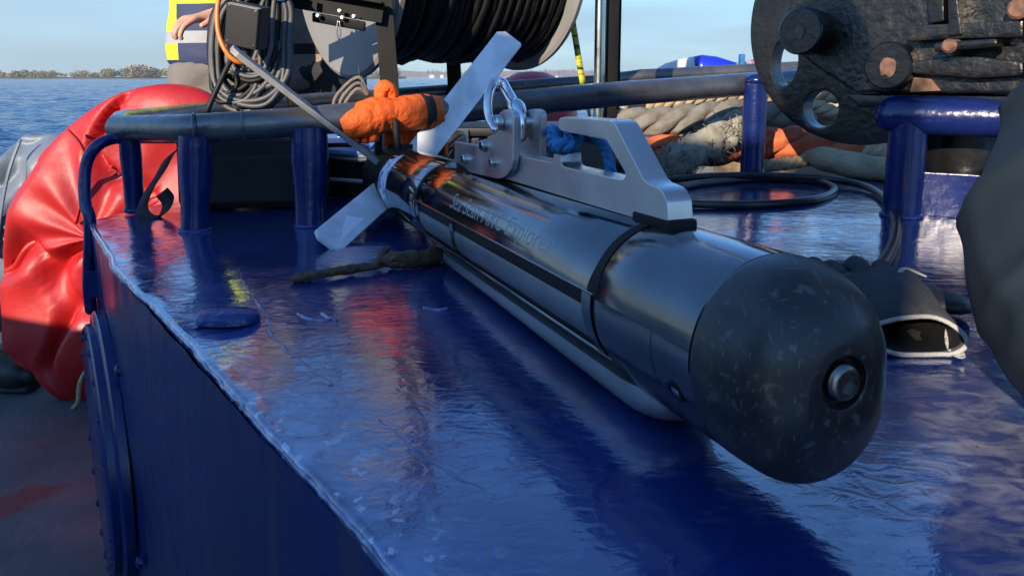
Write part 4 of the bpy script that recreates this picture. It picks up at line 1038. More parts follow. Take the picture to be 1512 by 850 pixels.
# ------------------------------------------------------------------ poles, strap
def poles():
    b = onz(885, 235); c = at(885, 60, 2.05); r = thing('steel_pole', (c.x, c.y, 0), 'shiny stainless steel pole standing behind the rail', 'pole')
    MB().cyl((c.x, c.y, 0), (c.x, c.y, 1.3), .0135, 24).build('tube', 'steel', r); MB().lathe((c.x, c.y, 0), Z, [(0, .04), (.008, .04), (.01, .018), (.03, .016)], 24).build('foot_flange', 'steel', r)
    c = at(903, 60, 2.09); r = thing('black_post', (c.x, c.y, 0), 'square black post right beside the stainless pole', 'post')
    MB().box((c.x, c.y, .65), (.034, .034, 1.3)).build('post_tube', 'blackmetal', r, bevel=.004); MB().box((c.x, c.y, .005), (.1, .1, .01)).build('foot_plate', 'blackmetal', r, bevel=.002)
    c2 = at(912, 40, 2.12); MB().box((c2.x, c2.y, .5), (.016, .03, 1.0)).build('stiffener', 'blackmetal', r, bevel=.002)
    M['strapy'] = pmat('yellow_black_webbing', (.55, .50, .03), .7)
    ns, lk, b = nodes(M['strapy']); t = ns.new('ShaderNodeTexCoord'); g = ns.new('ShaderNodeMapping'); g.inputs['Scale'].default_value = (1, 1, 22)
    n = ns.new('ShaderNodeTexNoise'); n.inputs['Scale'].default_value = 3.5; n.inputs['Detail'].default_value = 2; rr = ns.new('ShaderNodeMapRange'); rr.inputs[1].default_value = .52; rr.inputs[2].default_value = .56
    x = ns.new('ShaderNodeMixRGB'); x.inputs[1].default_value = (.55, .50, .03, 1); x.inputs[2].default_value = (.02, .03, .02, 1)
    lk.new(t.outputs['Object'], g.inputs[0]); lk.new(g.outputs[0], n.inputs['Vector']); lk.new(n.outputs[0], rr.inputs[0]); lk.new(rr.outputs[0], x.inputs[0]); lk.new(x.outputs[0], b.inputs['Base Color'])
    p = [at(836, -60, 2.25), at(841, 0, 2.25), at(852, 70, 2.25), at(861, 124, 2.26)]
    r = thing('ratchet_strap', p[-1], 'yellow and black ratchet strap running down to the rail', 'strap')
    path = spline(p, 6); vs = []
    for q in path: vs += [q + Vector((-.009, 0, 0)), q + Vector((.009, .004, 0))]
    o = MB().add(vs, [(2 * i, 2 * i + 1, 2 * i + 3, 2 * i + 2) for i in range(len(path) - 1)]).build('webbing', 'strapy', r, smooth=180); o.modifiers.new('thick', 'SOLIDIFY').thickness = .003
    q = path[-1]; e = Vector((q.x + .06, q.y + .1, .002)); MB().tube([q, q.lerp(e, .5), e], .006, 8, flat=.5).build('tail_end', 'strap', r)
poles()

# ------------------------------------------------------------------ mooring gear on the right
def ropes():
    r = thing('hawser', at(1000, 190, 2.1), 'thick grey three-strand hawser lying under the rail', 'rope')
    MB().rope(spline([at(880, 184, 2.12), at(930, 180, 2.10), (at(985, 179, 2.08)), at(1040, 172, 2.08), at(1085, 168, 2.09), at(1140, 172, 2.12), at(1190, 182, 2.16)], 16), .040, .20, 12).build('strands', 'gr_rope', r, smooth=180)
    r = thing('mooring_rope', at(1000, 150, 2.35), 'sunlit tan mooring rope running behind the rail above the grey hawser', 'rope')
    MB().rope(spline([at(900, 176, 2.30), at(945, 158, 2.32), at(1000, 148, 2.32), at(1060, 140, 2.32), at(1120, 138, 2.34), at(1180, 150, 2.36), at(1240, 170, 2.36)], 18), .024, .10, 10).build('strands', 'hi_rope', r, smooth=180)
    r = thing('coiled_rope', at(1100, 105, 2.6), 'pale tan rope coil showing above the rail beside the black hook', 'rope')
    for k in range(4):
        pts = []
        c = Vector((1.02, 2.62, .0)); 
        for i in range(72):
            t = 2 * math.pi * i / 72; pts.append(c + Vector((.27 * math.cos(t), .20 * math.sin(t), .025 + .058 * k + .012 * math.sin(2 * t + k))))
        MB().rope(pts + pts[:2], .031, .13, 10).build('turn', 'hi_rope', r, smooth=180)
    r = thing('orange_rope', at(1150, 210, 2.0), 'thick faded orange rope lying between the blue post and the black hook', 'rope')
    MB().rope(spline([at(905, 236, 2.12), at(960, 224, 2.08), at(1030, 222, 2.04), at(1100, 216, 2.02), at(1150, 212, 1.99), at(1200, 212, 1.97), at(1260, 222, 1.98)], 14), .045, .26, 12).build('strands', 'or_rope', r, smooth=180)
    r = thing('rope_end', at(1160, 242, 1.95), 'tan whipped rope end under the orange rope', 'rope')
    MB().rope(spline([at(1120, 246, 1.93), at(1150, 243, 1.92), at(1196, 236, 1.93), at(1230, 226, 1.99)], 12), .017, .06, 8).build('strands', 'hi_rope', r, smooth=180)
    # frayed end
    c0 = at(1075, 195, 1.98); c1 = at(1000, 240, 1.93)
    r = thing('frayed_rope_end', c1, 'frayed woolly grey rope end beside the blue rail post', 'rope')
    mid = spline([at(1110, 182, 2.02), c0, at(1040, 215, 1.95), c1, at(985, 250, 1.93)], 8); n = len(mid)
    MB().tube(mid, [.030 + .014 * math.sin(math.pi * min(1, i / (n - 1) * 1.05)) for i in range(n)], 24, round_ends=True).build('core', 'fray', r, smooth=180, displace=(.02, 30))
    rnd = random.Random(21); mb = MB()
    for i in range(900):
        k = rnd.randrange(2, n); p = mid[k] + Vector((rnd.gauss(0, 1), rnd.gauss(0, 1), rnd.gauss(0, 1))).normalized() * .038
        d = (mid[min(k + 1, n - 1)] - mid[k - 1]).normalized(); a = Vector((rnd.gauss(0, 1), rnd.gauss(0, 1), rnd.gauss(0, 1)))
        q = [p]; v = (d * 1.2 + a * .5).normalized()
        for s in range(4):
            v = (v + Vector((rnd.gauss(0, 1), rnd.gauss(0, 1), rnd.gauss(0, 1))) * .45).normalized(); z = q[-1] + v * .011
            z.z = max(z.z, .003); q.append(z)
        mb.tube(q, [.0013, .0013, .0012, .001, .0006], 4)
    o = mb.build('fibres', 'fray', r, smooth=180); o['kind'] = 'stuff'
    # flattened tan canvas hose
    r = thing('canvas_hose', at(1250, 240, 1.9), 'flattened tan woven hose lying under the black hook', 'hose')
    MB().tube(spline([at(1170, 214, 2.02), at(1215, 232, 1.93), at(1270, 246, 1.86), at(1330, 250, 1.82), at(1420, 250, 1.8)], 10), [.035 + .02 * min(1, i / 12) for i in range(41)], 24, flat=.55).build('jacket', 'canvas', r, smooth=180, displace=(.006, 24))
ropes()
def hose():
    p = [at(1004, 276, 1.70), onz(1040, 270, .008), onz(1120, 264, .008), onz(1200, 267, .008), onz(1232, 279, .008), onz(1205, 294, .008), onz(1120, 302, .008), onz(1020, 301, .008), onz(940, 296, .008), onz(915, 280, .008), onz(980, 266, .010), onz(1090, 259, .019), onz(1200, 262, .017), onz(1270, 273, .012), onz(1302, 290, .009), onz(1320, 318, .009), onz(1322, 350, .009), onz(1306, 385, .009), onz(1280, 408, .009), onz(1245, 425, .009), onz(1200, 432, .009), onz(1150, 425, .009)]
    p[0] = onz(1004, 276, .008)
    r = thing('black_hose', p[15], 'thin black hose coiled in a loop on the casing behind the towfish', 'hose')
    MB().tube(spline(p, 12), .0082, 14, round_ends=True).build('hose_line', 'hose', r, smooth=180)
hose()
def tow_hook():
    P0 = at(1246, 100, 1.5); n = Vector((-.75, -.66, 0)).normalized(); t = Vector((.66, -.75, 0)).normalized()
    def fn(u, v, h): return P0 + t * u + Z * v + n * h
    def uv(px, py, off):
        q = onplane(px, py, P0 + n * off, n) - P0; return q.dot(t), q.z
    r = thing('tow_hook', (P0.x, P0.y, 0), 'massive black tarred iron towing hook with round cheek plate and rust spots', 'towing hook')
    hole1 = [(-.128 + .030 * math.cos(a), .013 + .050 * math.sin(a)) for a in [2 * math.pi * k / 28 for k in range(28)]]
    hole2 = circle2(-.044, -.083, .038, 26)
    hole1 = hole1[::-1]; hole2 = hole2[::-1]
    plate_with_holes(circle2(.03, .09, .242, 90), [hole1, hole2], fn, -.045, .0).build('cheek_plate', 'tar_smooth', r, smooth=30, bevel=.004)
    plate_with_holes([(u * 1., v) for u, v in circle2(.16, .12, .13, 72)], [], fn, -.20, -.155).build('far_cheek_plate', 'tar_smooth', r, smooth=30, bevel=.004)
    body = [uv(1163, 66, .07), uv(1200, 96, .07), uv(1262, 137, .07), uv(1512, 138, .07), uv(1620, 120, .07), uv(1640, -120, .07), uv(1200, -140, .07), uv(1162, -40, .07)]
    MB().prism(body, fn, .004, .07).build('hook_body', 'tar', r, smooth=30, bevel=.008, segs=3)
    def pin(px, py, rad, h0, h1, capr, name='pin'):
        u, v = uv(px, py, h1); o = fn(u, v, h0)
        b = MB().lathe(o, n, [(0, rad * .92), (h1 - h0 - .03, rad * .92), (h1 - h0 - .028, rad), (h1 - h0 - .004, rad), (h1 - h0, rad * .93), (h1 - h0, 0)], 40).build(name, 'tar_smooth', r, smooth=35)
        q = fn(u + .002, v - .002, h1 + .0006); vs = []
        for k in range(14):
            a = 2 * math.pi * k / 14; w = capr * (1 + .35 * noise.noise(Vector((math.cos(a) * 2, math.sin(a) * 2, px)))); vs.append(q + t * w * math.cos(a) + Z * w * math.sin(a) * 1.25)
        MB().add(vs + [p_ + n * .0015 for p_ in vs], [tuple(range(13, -1, -1)), tuple(range(14, 28))] + [(k, (k + 1) % 14, 14 + (k + 1) % 14, 14 + k) for k in range(14)]).build('bare_patch', 'rust', b, smooth=0)
    pin(1180, 46, .044, .07, .135, .010); pin(1310, 97, .042, .07, .100, .014)
    # link with rust, ledge and ribs on the face
    a = [uv(1345, 92, .09), uv(1420, 80, .09), uv(1512, 92, .09), uv(1512, 112, .09), uv(1440, 116, .09), uv(1345, 108, .09)]
    MB().prism(a, fn, .068, .095).build('side_link', 'tar', r, smooth=30, bevel=.006)
    a = [uv(1340, 38, .10), uv(1512, 30, .10), uv(1512, 56, .10), uv(1400, 58, .10), uv(1340, 62, .10)]
    MB().prism(a, fn, .066, .105).build('ledge', 'tar', r, smooth=30, bevel=.005)
    a = [uv(1368, -40, .1), uv(1392, -40, .1), uv(1394, 32, .1), uv(1370, 36, .1)]
    MB().prism(a, fn, .066, .10).build('rib', 'tar_smooth', r, smooth=30, bevel=.004)
    a = [uv(1402, -40, .1), uv(1412, -40, .1), uv(1424, 52, .1), uv(1404, 54, .1)]
    MB().prism(a, fn, .066, .112).build('rib', 'tar_smooth', r, smooth=30, bevel=.003)
    a = [uv(1388, 64, .1), uv(1480, 58, .1), uv(1482, 70, .1), uv(1388, 78, .1)]
    MB().prism(a, fn, .09, .13).build('pawl', 'tar_smooth', r, smooth=30, bevel=.005)
    u, v = uv(1398, 68, .14); MB().lathe(fn(u, v, .10), n, [(0, .012), (.03, .012), (.034, .008), (.034, 0)], 16).build('pawl_pin', 'rust', r)
    u, v = uv(1506, 14, .1); MB().lathe(fn(u, v, .06), n, [(0, .016), (.05, .016), (.054, .012), (.054, 0)], 18).build('pawl_pin', 'rust', r)
    # rubbed bare steel triangle at the bottom edge
    tri = [uv(1345, 136, .07), uv(1352, 104, .07), uv(1362, 100, .07), uv(1390, 134, .07)]
    MB().prism(tri, fn, .0701, .0725).build('worn_patch', 'rust', r, smooth=0)
    # chine under the body and pedestal
    MB().prism([uv(1262, 138, .0), uv(1512, 140, .0), uv(1500, 160, .0), uv(1285, 158, .0)], fn, -.19, .05).build('under_block', 'tar_smooth', r, smooth=30, bevel=.006)
    q = fn(.20, 0, -.10); MB().lathe((q.x, q.y, -.002), Z, [(0, .10), (.012, .10), (.014, .085), (.22, .085), (.24, .09)], 36).build('pedestal', 'tar_smooth', r, smooth=40)
tow_hook()
def bitt():
    b = onz(1342, 318); b.z = 0; c = at(1330, 168, b.y)
    r = thing('mooring_bitt', b, 'bright blue mooring bitt with a thick round cross bar at right', 'mooring bitt')
    d = Vector((.85, -.53, 0)).normalized(); top = .178
    p0 = at(1322, 170, b.y); z = p0.z
    MB().tube([Vector((p0.x, p0.y, z)), Vector((p0.x, p0.y, z)) + d * .2, Vector((p0.x, p0.y, z)) + d * .62], .034, 28, round_ends=True).build('cross_bar', 'blue_post', r, smooth=180)
    for k, rr in ((.022, .032), (.42, .034)):
        q = Vector((p0.x, p0.y, 0)) + d * k
        MB().cyl((q.x, q.y, -.003), (q.x, q.y, z - .006), rr, 28).build('post', 'blue_post', r)
        ring = [Vector((q.x, q.y, .003)) + Vector((math.cos(a), math.sin(a), 0)) * rr for a in [2 * math.pi * i / 32 for i in range(32)]]
        MB().tube(ring, [.005 + .002 * noise.noise(x * 120) for x in ring], 6, closed=True).build('weld_ring', 'weld', r, smooth=180)
    q = Vector((p0.x, p0.y, 0)) + d * .22 + Vector((0, .05, 0)); MB().box(q + Z * .04, (.36, .02, .08), (d, Vector((-d.y, d.x, 0)), Z)).build('web_plate', 'blue_post', r, bevel=.003)
bitt()

def fenders():
    p0 = at(958, 116, 2.95); p1 = at(1034, 101, 2.9); p2 = at(1108, 100, 2.86)
    r = thing('white_fender', (p1.x, p1.y, 0), 'white and blue boat fender lying behind the rail', 'fender')
    c0 = at(985, 112, 2.95); c1 = at(1030, 103, 2.9); R0 = .055
    MB().tube([at(955, 120, 2.97), at(965, 117, 2.96), at(985, 112, 2.95), at(1010, 107, 2.92), at(1030, 103, 2.9)], [.01, .03, .048, .054, .052], 28).build('body', 'fender_w', r, smooth=180)
    MB().tube([at(1029, 103, 2.9), at(1038, 101, 2.895), at(1058, 100, 2.885), at(1075, 99, 2.88), at(1090, 98, 2.875)], [.052, .051, .042, .026, .012], 28).build('end_cap', 'fender_b', r, smooth=180)
    for k in range(3):
        MB().tube(spline([at(1084, 97 + 2 * k, 2.87), at(1096, 95 + 3 * k, 2.86), at(1112, 90 + 3 * k, 2.84), at(1140, 84 + 3 * k, 2.8)], 6), .0062, 8).build('lanyard', 'purple_rope', r, smooth=180)
    q = at(1095, 92, 2.85); MB().box(q, (.018, .03, .06)).build('lanyard_clip', 'blue_rope', r, bevel=.004)
    b = Vector((p1.x, p1.y, 0)); MB().box((p1.x, p1.y + .02, .1), (.26, .12, .2)).build('cradle', 'grey_lock', r, bevel=.01)
    c = at(785, 122, 3.05)
    r = thing('red_buoy', (c.x, c.y, DK), 'round red buoy showing behind the far rail tube', 'buoy')
    MB().lathe((c.x, c.y, c.z - .16), Z, [(-.75, .10), (-.5, .16), (-.2, .19), (0, .19), (.06, .185), (.12, .165), (.17, .12), (.2, .06), (.205, .01)], 40).build('body', 'fender_r', r, smooth=180)
    MB().lathe((c.x, c.y, DK), Z, [(0, .12), (.03, .12), (.06, .10), (.10, .10)], 24).build('base_eye', 'fender_b', r, smooth=60)
fenders()

def stick():
    p = [onz(436, 411, .006), onz(470, 405, .008), onz(520, 397, .009), onz(552, 392, .010)]
    r = thing('brown_stick', p[0], 'crooked brown stick lying on the blue plate by the towfish tail', 'stick')
    pts = spline(p + [onz(566, 386, .012), onz(596, 383, .014), onz(622, 381, .014), onz(645, 376, .013)], 8); n = len(pts)
    rad = []
    for i in range(n):
        f = i / (n - 1); rad.append(.0056 + (.0055 * min(1, (f - .55) / .08) if f > .55 else 0) + .0006 * math.sin(i * 1.3) + .0005 * math.sin(i * .5))
    MB().tube(pts, rad, 14, round_ends=True).build('stem', 'stick', r, smooth=180, displace=(.0025, 210))
    q = onz(560, 384, .012); MB().tube(spline([q + Vector((0, 0, 0)), q + Vector((.006, .012, .008)), q + Vector((.010, .02, .012))], 4), [.006, .0062, .006, .0055, .005, .0045, .004, .0035, .003], 10, round_ends=True).build('stub', 'stick', r, smooth=180, displace=(.002, 130))
    q = onz(606, 384, .014); MB().tube(spline([q, q + Vector((-.012, -.006, .006)), q + Vector((-.022, -.010, .004))], 4), [.009, .0088, .0085, .0078, .007, .006, .005, .004, .003], 10, round_ends=True).build('stub', 'stick', r, smooth=180, displace=(.002, 130))
stick()

# ------------------------------------------------------------------ gloves
def gloves():
    r = thing('grey_glove', onz(1350, 470), 'grey knitted work glove with white cuff edge, its opening facing the towfish', 'glove')
    # cuff mouth: flattened opening, long axis across the picture
    mouth_c = onz(1346, 492, .018); u = (onz(1405, 500) - onz(1300, 492)).normalized(); fw = Vector((-.10, 1, 0)).normalized(); fw = (fw - u * fw.dot(u)).normalized()
    def ring(c, a, b, tilt=0., n=40):
        out = []
        for k in range(n):
            t = 2 * math.pi * k / n; ct, st = math.cos(t), math.sin(t)
            ex = abs(ct) ** .8 * (1 if ct > 0 else -1); st2 = st * (1 + .35 * math.sin(2.2 * ct + .6)); q = c + u * a * ex + Z * b * st2 + fw * (tilt * st + .006 * math.sin(3 * ct))
            q.z = max(q.z, .003); out.append(q)
        return out
    secs = [ring(mouth_c - Z * .003, .045, .0112, .014), ring(mouth_c + fw * .02, .043, .0135, .008), ring(mouth_c + fw * .05 + Z * .003, .039, .020, .0), ring(mouth_c + fw * .08 + Z * .004, .038, .021), ring(mouth_c + fw * .11 + Z * .004, .040, .021), ring(mouth_c + fw * .14 + Z * .002, .041, .019), ring(mouth_c + fw * .165, .038, .016), ring(mouth_c + fw * .175, .025, .010)]
    n = 40; vs = [p for s in secs for p in s]; m = len(secs)
    o = MB().add(vs, [(i * n + k, i * n + (k + 1) % n, (i + 1) * n + (k + 1) % n, (i + 1) * n + k) for i in range(m - 1) for k in range(n)] + [tuple((m - 1) * n + k for k in range(n))]).build('shell', 'glove', r, smooth=180, displace=(.003, 40))
    md = o.modifiers.new('thick', 'SOLIDIFY'); md.thickness = .0022
    MB().tube(ring(mouth_c - fw * .001 - Z * .003, .046, .0118, .014), .0023, 8, closed=True).build('cuff_trim', 'trim', r, smooth=180)
    # lining seen inside
    sec2 = [ring(mouth_c + fw * .004 - Z * .003, .043, .0095, .014), ring(mouth_c + fw * .05, .035, .016), ring(mouth_c + fw * .10, .025, .010)]
    MB().add([p for s in sec2 for p in s], [(i * n + k, i * n + (k + 1) % n, (i + 1) * n + (k + 1) % n, (i + 1) * n + k) for i in range(2) for k in range(n)] + [tuple(2 * n + k for k in range(n))]).build('lining', 'glove_dark', r, smooth=180)
    # fingers, curled and lying over one another
    fc = mouth_c + fw * .15
    for k, (off, ln, lift, cv) in enumerate(((-.030, .055, .008, -.02), (-.010, .066, .016, -.006), (.010, .062, .012, .006), (.028, .050, .006, .018))):
        b = fc + u * off; p = [b - fw * .01, b + fw * ln * .4 + Z * lift + u * cv * .3, b + fw * ln * .75 + Z * (lift * .6 + .004) + u * cv * .7, b + fw * ln * .85 - Z * .012 + u * cv]
        p = [Vector((q.x, q.y, max(q.z, .012))) for q in p]
        MB().tube(spline(p, 5), .0112, 14, round_ends=True).build('finger', 'glove', r, smooth=180, displace=(.0015, 90))
    b = mouth_c + fw * .08 - u * .04 + Z * .008; MB().tube(spline([b, b - u * .022 + fw * .02 + Z * .014, b - u * .030 + fw * .045 + Z * .018, b - u * .022 + fw * .066 + Z * .008], 5), .0125, 14, round_ends=True).build('thumb', 'glove', r, smooth=180, displace=(.0015, 90))
    # care label hanging out of the cuff
    a = [onz(1398, 470, .045), onz(1408, 482, .040)]; q = [at(1400, 466, .70), at(1408, 478, .69), at(1392, 500, .665), at(1416, 510, .665), at(1400, 524, .645), at(1424, 530, .645), at(1412, 541, .63), at(1426, 546, .63)]
    q = [Vector((p.x, p.y, max(p.z, .004))) for p in q]
    o = MB().add(q, [(0, 1, 3, 2), (2, 3, 5, 4), (4, 5, 7, 6)]).build('care_label', 'taglab', r, smooth=180); o.modifiers.new('s', 'SUBSURF').render_levels = 2
    # reflective band
    p = [mouth_c + fw * .10 + u * .01 + Z * .031, mouth_c + fw * .115 + u * .02 + Z * .0335, mouth_c + fw * .115 + u * .04 + Z * .026]
    MB().tube(spline(p, 5), .003, 8, flat=.5).build('silver_band', 'trim', r, smooth=180)
    c = onz(1268, 432, .014)
    r = thing('black_glove', c, 'black coated glove lying flat between the nose and the grey glove', 'glove')
    MB().tube(spline([c + Vector((.075, -.035, 0)), c + Vector((.03, -.01, .004)), c + Vector((-.02, .01, .004)), c + Vector((-.06, .03, 0))], 5), [.026 + .012 * math.sin(math.pi * i / 15) for i in range(16)], 20, flat=.42, round_ends=True).build('palm', 'glove_dark', r, smooth=180, displace=(.004, 40))
    for k in range(4):
        b = c + Vector((-.05, .012 + .014 * k, 0)); MB().tube(spline([b, b + Vector((-.03, .02 + .004 * k, .003)), b + Vector((-.055, .03 + .006 * k, -.003))], 5), .0095, 12, round_ends=True).build('finger', 'glove_dark', r, smooth=180)
    b = c + Vector((.01, .02, .004)); MB().tube(spline([b, b + Vector((.01, .03, .008)), b + Vector((.0, .055, .002))], 5), .0105, 12, round_ends=True).build('thumb', 'glove_dark', r, smooth=180)
gloves()

# ------------------------------------------------------------------ people
def skin_mesh(name, verts, edges, rad, mat, parent, sub=2, root=0, disp=None):
    off = root_offset(parent); me = bpy.data.meshes.new(name); me.from_pydata([Vector(v) - off for v in verts], edges, []); me.materials.append(M[mat] if isinstance(mat, str) else mat)
    o = bpy.data.objects.new(name, me); COL.objects.link(o); o.parent = parent
    md = o.modifiers.new('skin', 'SKIN'); md.use_smooth_shade = True
    lay = me.skin_vertices[0].data
    for i, x in enumerate(rad):
        lay[i].radius = (x, x) if not hasattr(x, '__len__') else x
    lay[root].use_root = True
    s = o.modifiers.new('sub', 'SUBSURF'); s.levels = sub; s.render_levels = sub
    if disp:
        tx = bpy.data.textures.new(name + '_folds', 'CLOUDS'); tx.noise_scale = disp[1]; tx.noise_depth = 3
        d = o.modifiers.new('folds', 'DISPLACE'); d.texture = tx; d.strength = disp[0]; d.texture_coords = 'LOCAL'; d.mid_level = .5
    return o
class Sk:
    def __init__(s): s.v = []; s.e = []; s.r = []
    def chain(s, pts, rad, start=None):
        prev = start; ids = []
        for p, q in zip(pts, rad):
            s.v.append(Vector(p)); s.r.append(q); i = len(s.v) - 1; ids.append(i)
            if prev is not None: s.e.append((prev, i))
            prev = i
        return ids
def hand(S, wrist, wi, fwd, up, k=1.):
    """palm and five fingers, relaxed curl, grown from wrist vertex wi"""
    fwd = fwd.normalized(); side = fwd.cross(up).normalized(); up = side.cross(fwd)
    palm = S.chain([wrist + fwd * .045 * k, wrist + fwd * .085 * k], [(.034 * k, .017 * k), (.038 * k, .014 * k)], wi)
    for j, (o, ln) in enumerate(((-.030, .065), (-.010, .075), (.010, .070), (.028, .055))):
        b = wrist + fwd * .098 * k + side * o * k
        S.chain([b, b + fwd * ln * .45 * k - up * .012 * k, b + fwd * ln * .7 * k - up * .035 * k, b + fwd * ln * .66 * k - up * .052 * k], [.0095 * k, .009 * k, .0082 * k, .007 * k], palm[1])
    b = wrist + fwd * .03 * k - side * .034 * k
    S.chain([b, b + fwd * .03 * k - side * .018 * k - up * .008 * k, b + fwd * .058 * k - side * .016 * k - up * .018 * k], [.012 * k, .0105 * k, .0085 * k], palm[0])
def head(parent, c, face, hairmat='hair'):
    """head with brow, nose, ears, lips; face = direction looked at"""
    f = Vector(face).normalized(); a = f.cross(Z).normalized(); vs = []; n = 28; m = 18
    for i in range(m + 1):
        th = math.pi * i / m
        for k in range(n):
            ph = 2 * math.pi * k / n; x = math.sin(th) * math.cos(ph); y = math.sin(th) * math.sin(ph); z = math.cos(th)
            jaw = 1 - .28 * max(0, -z) ** 1.2; q = f * (x * .098 * (jaw + .06)) + a * (y * .076 * jaw) + Z * (z * .118)
            if x > .75 and -.35 < z < .18: q += f * .022 * max(0, 1 - abs(y) / .22) * (1 - abs(z + .12) / .32 if abs(z + .12) < .32 else 0)
            if abs(y) > .9 and abs(z) < .3: q += a * (.014 if y > 0 else -.014)
            if x > .6 and .0 < z < .12 and .2 < abs(y) < .5: q -= f * .007
            vs.append(Vector(c) + q)
    hd = MB().add(vs, [(i * n + k, i * n + (k + 1) % n, (i + 1) * n + (k + 1) % n, (i + 1) * n + k) for i in range(m) for k in range(n)]).build('head', 'skin', parent, smooth=180)
    vs = []
    for i in range(11):
        th = math.pi * .62 * i / 10
        for k in range(n):
            ph = 2 * math.pi * k / n; x = math.sin(th) * math.cos(ph); lim = th if x < .25 else min(th, math.pi * .28)
            x = math.sin(lim) * math.cos(ph); y = math.sin(lim) * math.sin(ph); z = math.cos(lim); vs.append(Vector(c) + f * x * .108 + a * y * .086 + Z * (z * .128))
    MB().add(vs, [(i * n + k, i * n + (k + 1) % n, (i + 1) * n + (k + 1) % n, (i + 1) * n + k) for i in range(10) for k in range(n)]).build('hair', hairmat, hd, smooth=180)
    for s in (-1, 1):
        MB().lathe(Vector(c) + f * .080 + a * s * .031 + Z * .012, f, [(-.008, .011), (.006, .010), (.011, .004), (.012, 0)], 14).build('eye', 'trim', hd, smooth=180)
        MB().lathe(Vector(c) + f * .0915 + a * s * .031 + Z * .012, f, [(0, .0045), (.0012, .004), (.0013, 0)], 12).build('iris', 'boots', hd)
    MB().tube([Vector(c) + f * .084 - a * .024 - Z * .058, Vector(c) + f * .093 - Z * .056, Vector(c) + f * .084 + a * .024 - Z * .058], .005, 8, round_ends=True).build('mouth', 'rust', hd, smooth=180)

def stander(label, x, y, face, jacket_mat, trouser_mat, hem, hands, elbows, ht=1.76, lean=Vector((0, 0, 0))):
    f = Vector(face).normalized(); a = f.cross(Z).normalized(); b = Vector((x, y, DK))
    r = thing('person', b, label, 'person')
    hip = b + Z * (.52 * ht); ch = b + Z * (.73 * ht) + lean * .6; nk = b + Z * (.835 * ht) + lean
    S = Sk()
    sp_ = S.chain([hip, hip + Z * .16, ch, nk, nk + Z * .06 + f * .01], [(.13, .10), (.125, .10), (.135, .10), (.06, .06), (.055, .055)])
    for s in (-1, 1):
        S.chain([hip + a * s * .09 - Z * .06, b + a * s * .11 + Z * (.28 * ht) + f * .01, b + a * s * .12 + Z * .09, b + a * s * .12 + Z * .04 + f * .10], [.075, .052, .04, .03], sp_[0])
        i = 0 if s < 0 else 1
        if hands[i] is not None:
            ids = S.chain([ch + a * s * .17 + Z * .08, elbows[i], hands[i]], [.045, .038, .028], sp_[2])
            d = (hands[i] - elbows[i]); hand(S, hands[i], ids[-1], d, (Z + f * .2))
    skin_mesh('body', S.v, S.e, S.r, 'skin', r, 2)
    head(r, nk + Z * .19 + f * .02, f)
    J = Sk()
    ids = J.chain([Vector((hip.x, hip.y, hem - .03)), Vector((hip.x, hip.y, hem + .02)), hip + Z * .18, ch, nk - Z * .015], [(.185, .145), (.185, .145), (.18, .135), (.19, .135), (.085, .085)])
    for s in (-1, 1):
        i = 0 if s < 0 else 1
        if hands[i] is not None: J.chain([ch + a * s * .175 + Z * .07, elbows[i], elbows[i].lerp(hands[i], .9)], [.075, .064, .050], ids[3])
    skin_mesh('jacket', J.v, J.e, J.r, jacket_mat, r, 3, 0, (.03, .07))
    Tq = Sk(); ids = Tq.chain([hip + Z * .06, hip - Z * .03], [(.175, .135), (.175, .135)])
    for s in (-1, 1):
        Tq.chain([hip + a * s * .095 - Z * .12, b + a * s * .115 + Z * (.28 * ht) + f * .01, b + a * s * .12 + Z * .10], [.098, .085, .075], ids[1])
    skin_mesh('trousers', Tq.v, Tq.e, Tq.r, trouser_mat, r, 3, 0, (.03, .07))
    for s in (-1, 1):
        p = b + a * s * .12; MB().tube(spline([p - f * .06 + Z * .12, p - f * .05 + Z * .06, p + f * .05 + Z * .05, p + f * .17 + Z * .04], 5), [.052] * 6 + [.05] * 5 + [.046, .044, .042, .04, .036], 18, flat=.9, round_ends=True).build('boot', 'boots', r, smooth=180)
    return r
def hi_vis_mat(x_edge, z_top):
    m = pmat('navy_jacket_with_yellow_trim', (.02, .03, .075), .75, bump=.4, bs=14, bd=.02)
    ns, lk, b = nodes(m); g = ns.new('ShaderNodeNewGeometry'); sx = ns.new('ShaderNodeSeparateXYZ'); lk.new(g.outputs['Position'], sx.inputs[0])
    def step(src, v, op='GREATER_THAN'):
        q = ns.new('ShaderNodeMath'); q.operation = op; q.inputs[1].default_value = v; lk.new(src, q.inputs[0]); return q.outputs[0]
    def both(p, q, op='MULTIPLY'):
        k = ns.new('ShaderNodeMath'); k.operation = op; lk.new(p, k.inputs[0]); lk.new(q, k.inputs[1]); return k.outputs[0]
    def mix(f, c1, c2):
        k = ns.new('ShaderNodeMixRGB'); lk.new(f, k.inputs[0])
        for i, c in ((1, c1), (2, c2)):
            if isinstance(c, tuple): k.inputs[i].default_value = (*c, 1)
            else: lk.new(c, k.inputs[i])
        return k.outputs[0]
    yel = both(both(step(sx.outputs[0], x_edge, 'LESS_THAN'), step(sx.outputs[2], .31)), step(sx.outputs[2], z_top), 'MAXIMUM')
    band = both(step(sx.outputs[2], .365), step(sx.outputs[2], .405, 'LESS_THAN'))
    c = mix(yel, (.022, .032, .085), (.50, .62, .02)); c = mix(band, c, (.30, .31, .32)); lk.new(c, b.inputs['Base Color'])
    return m
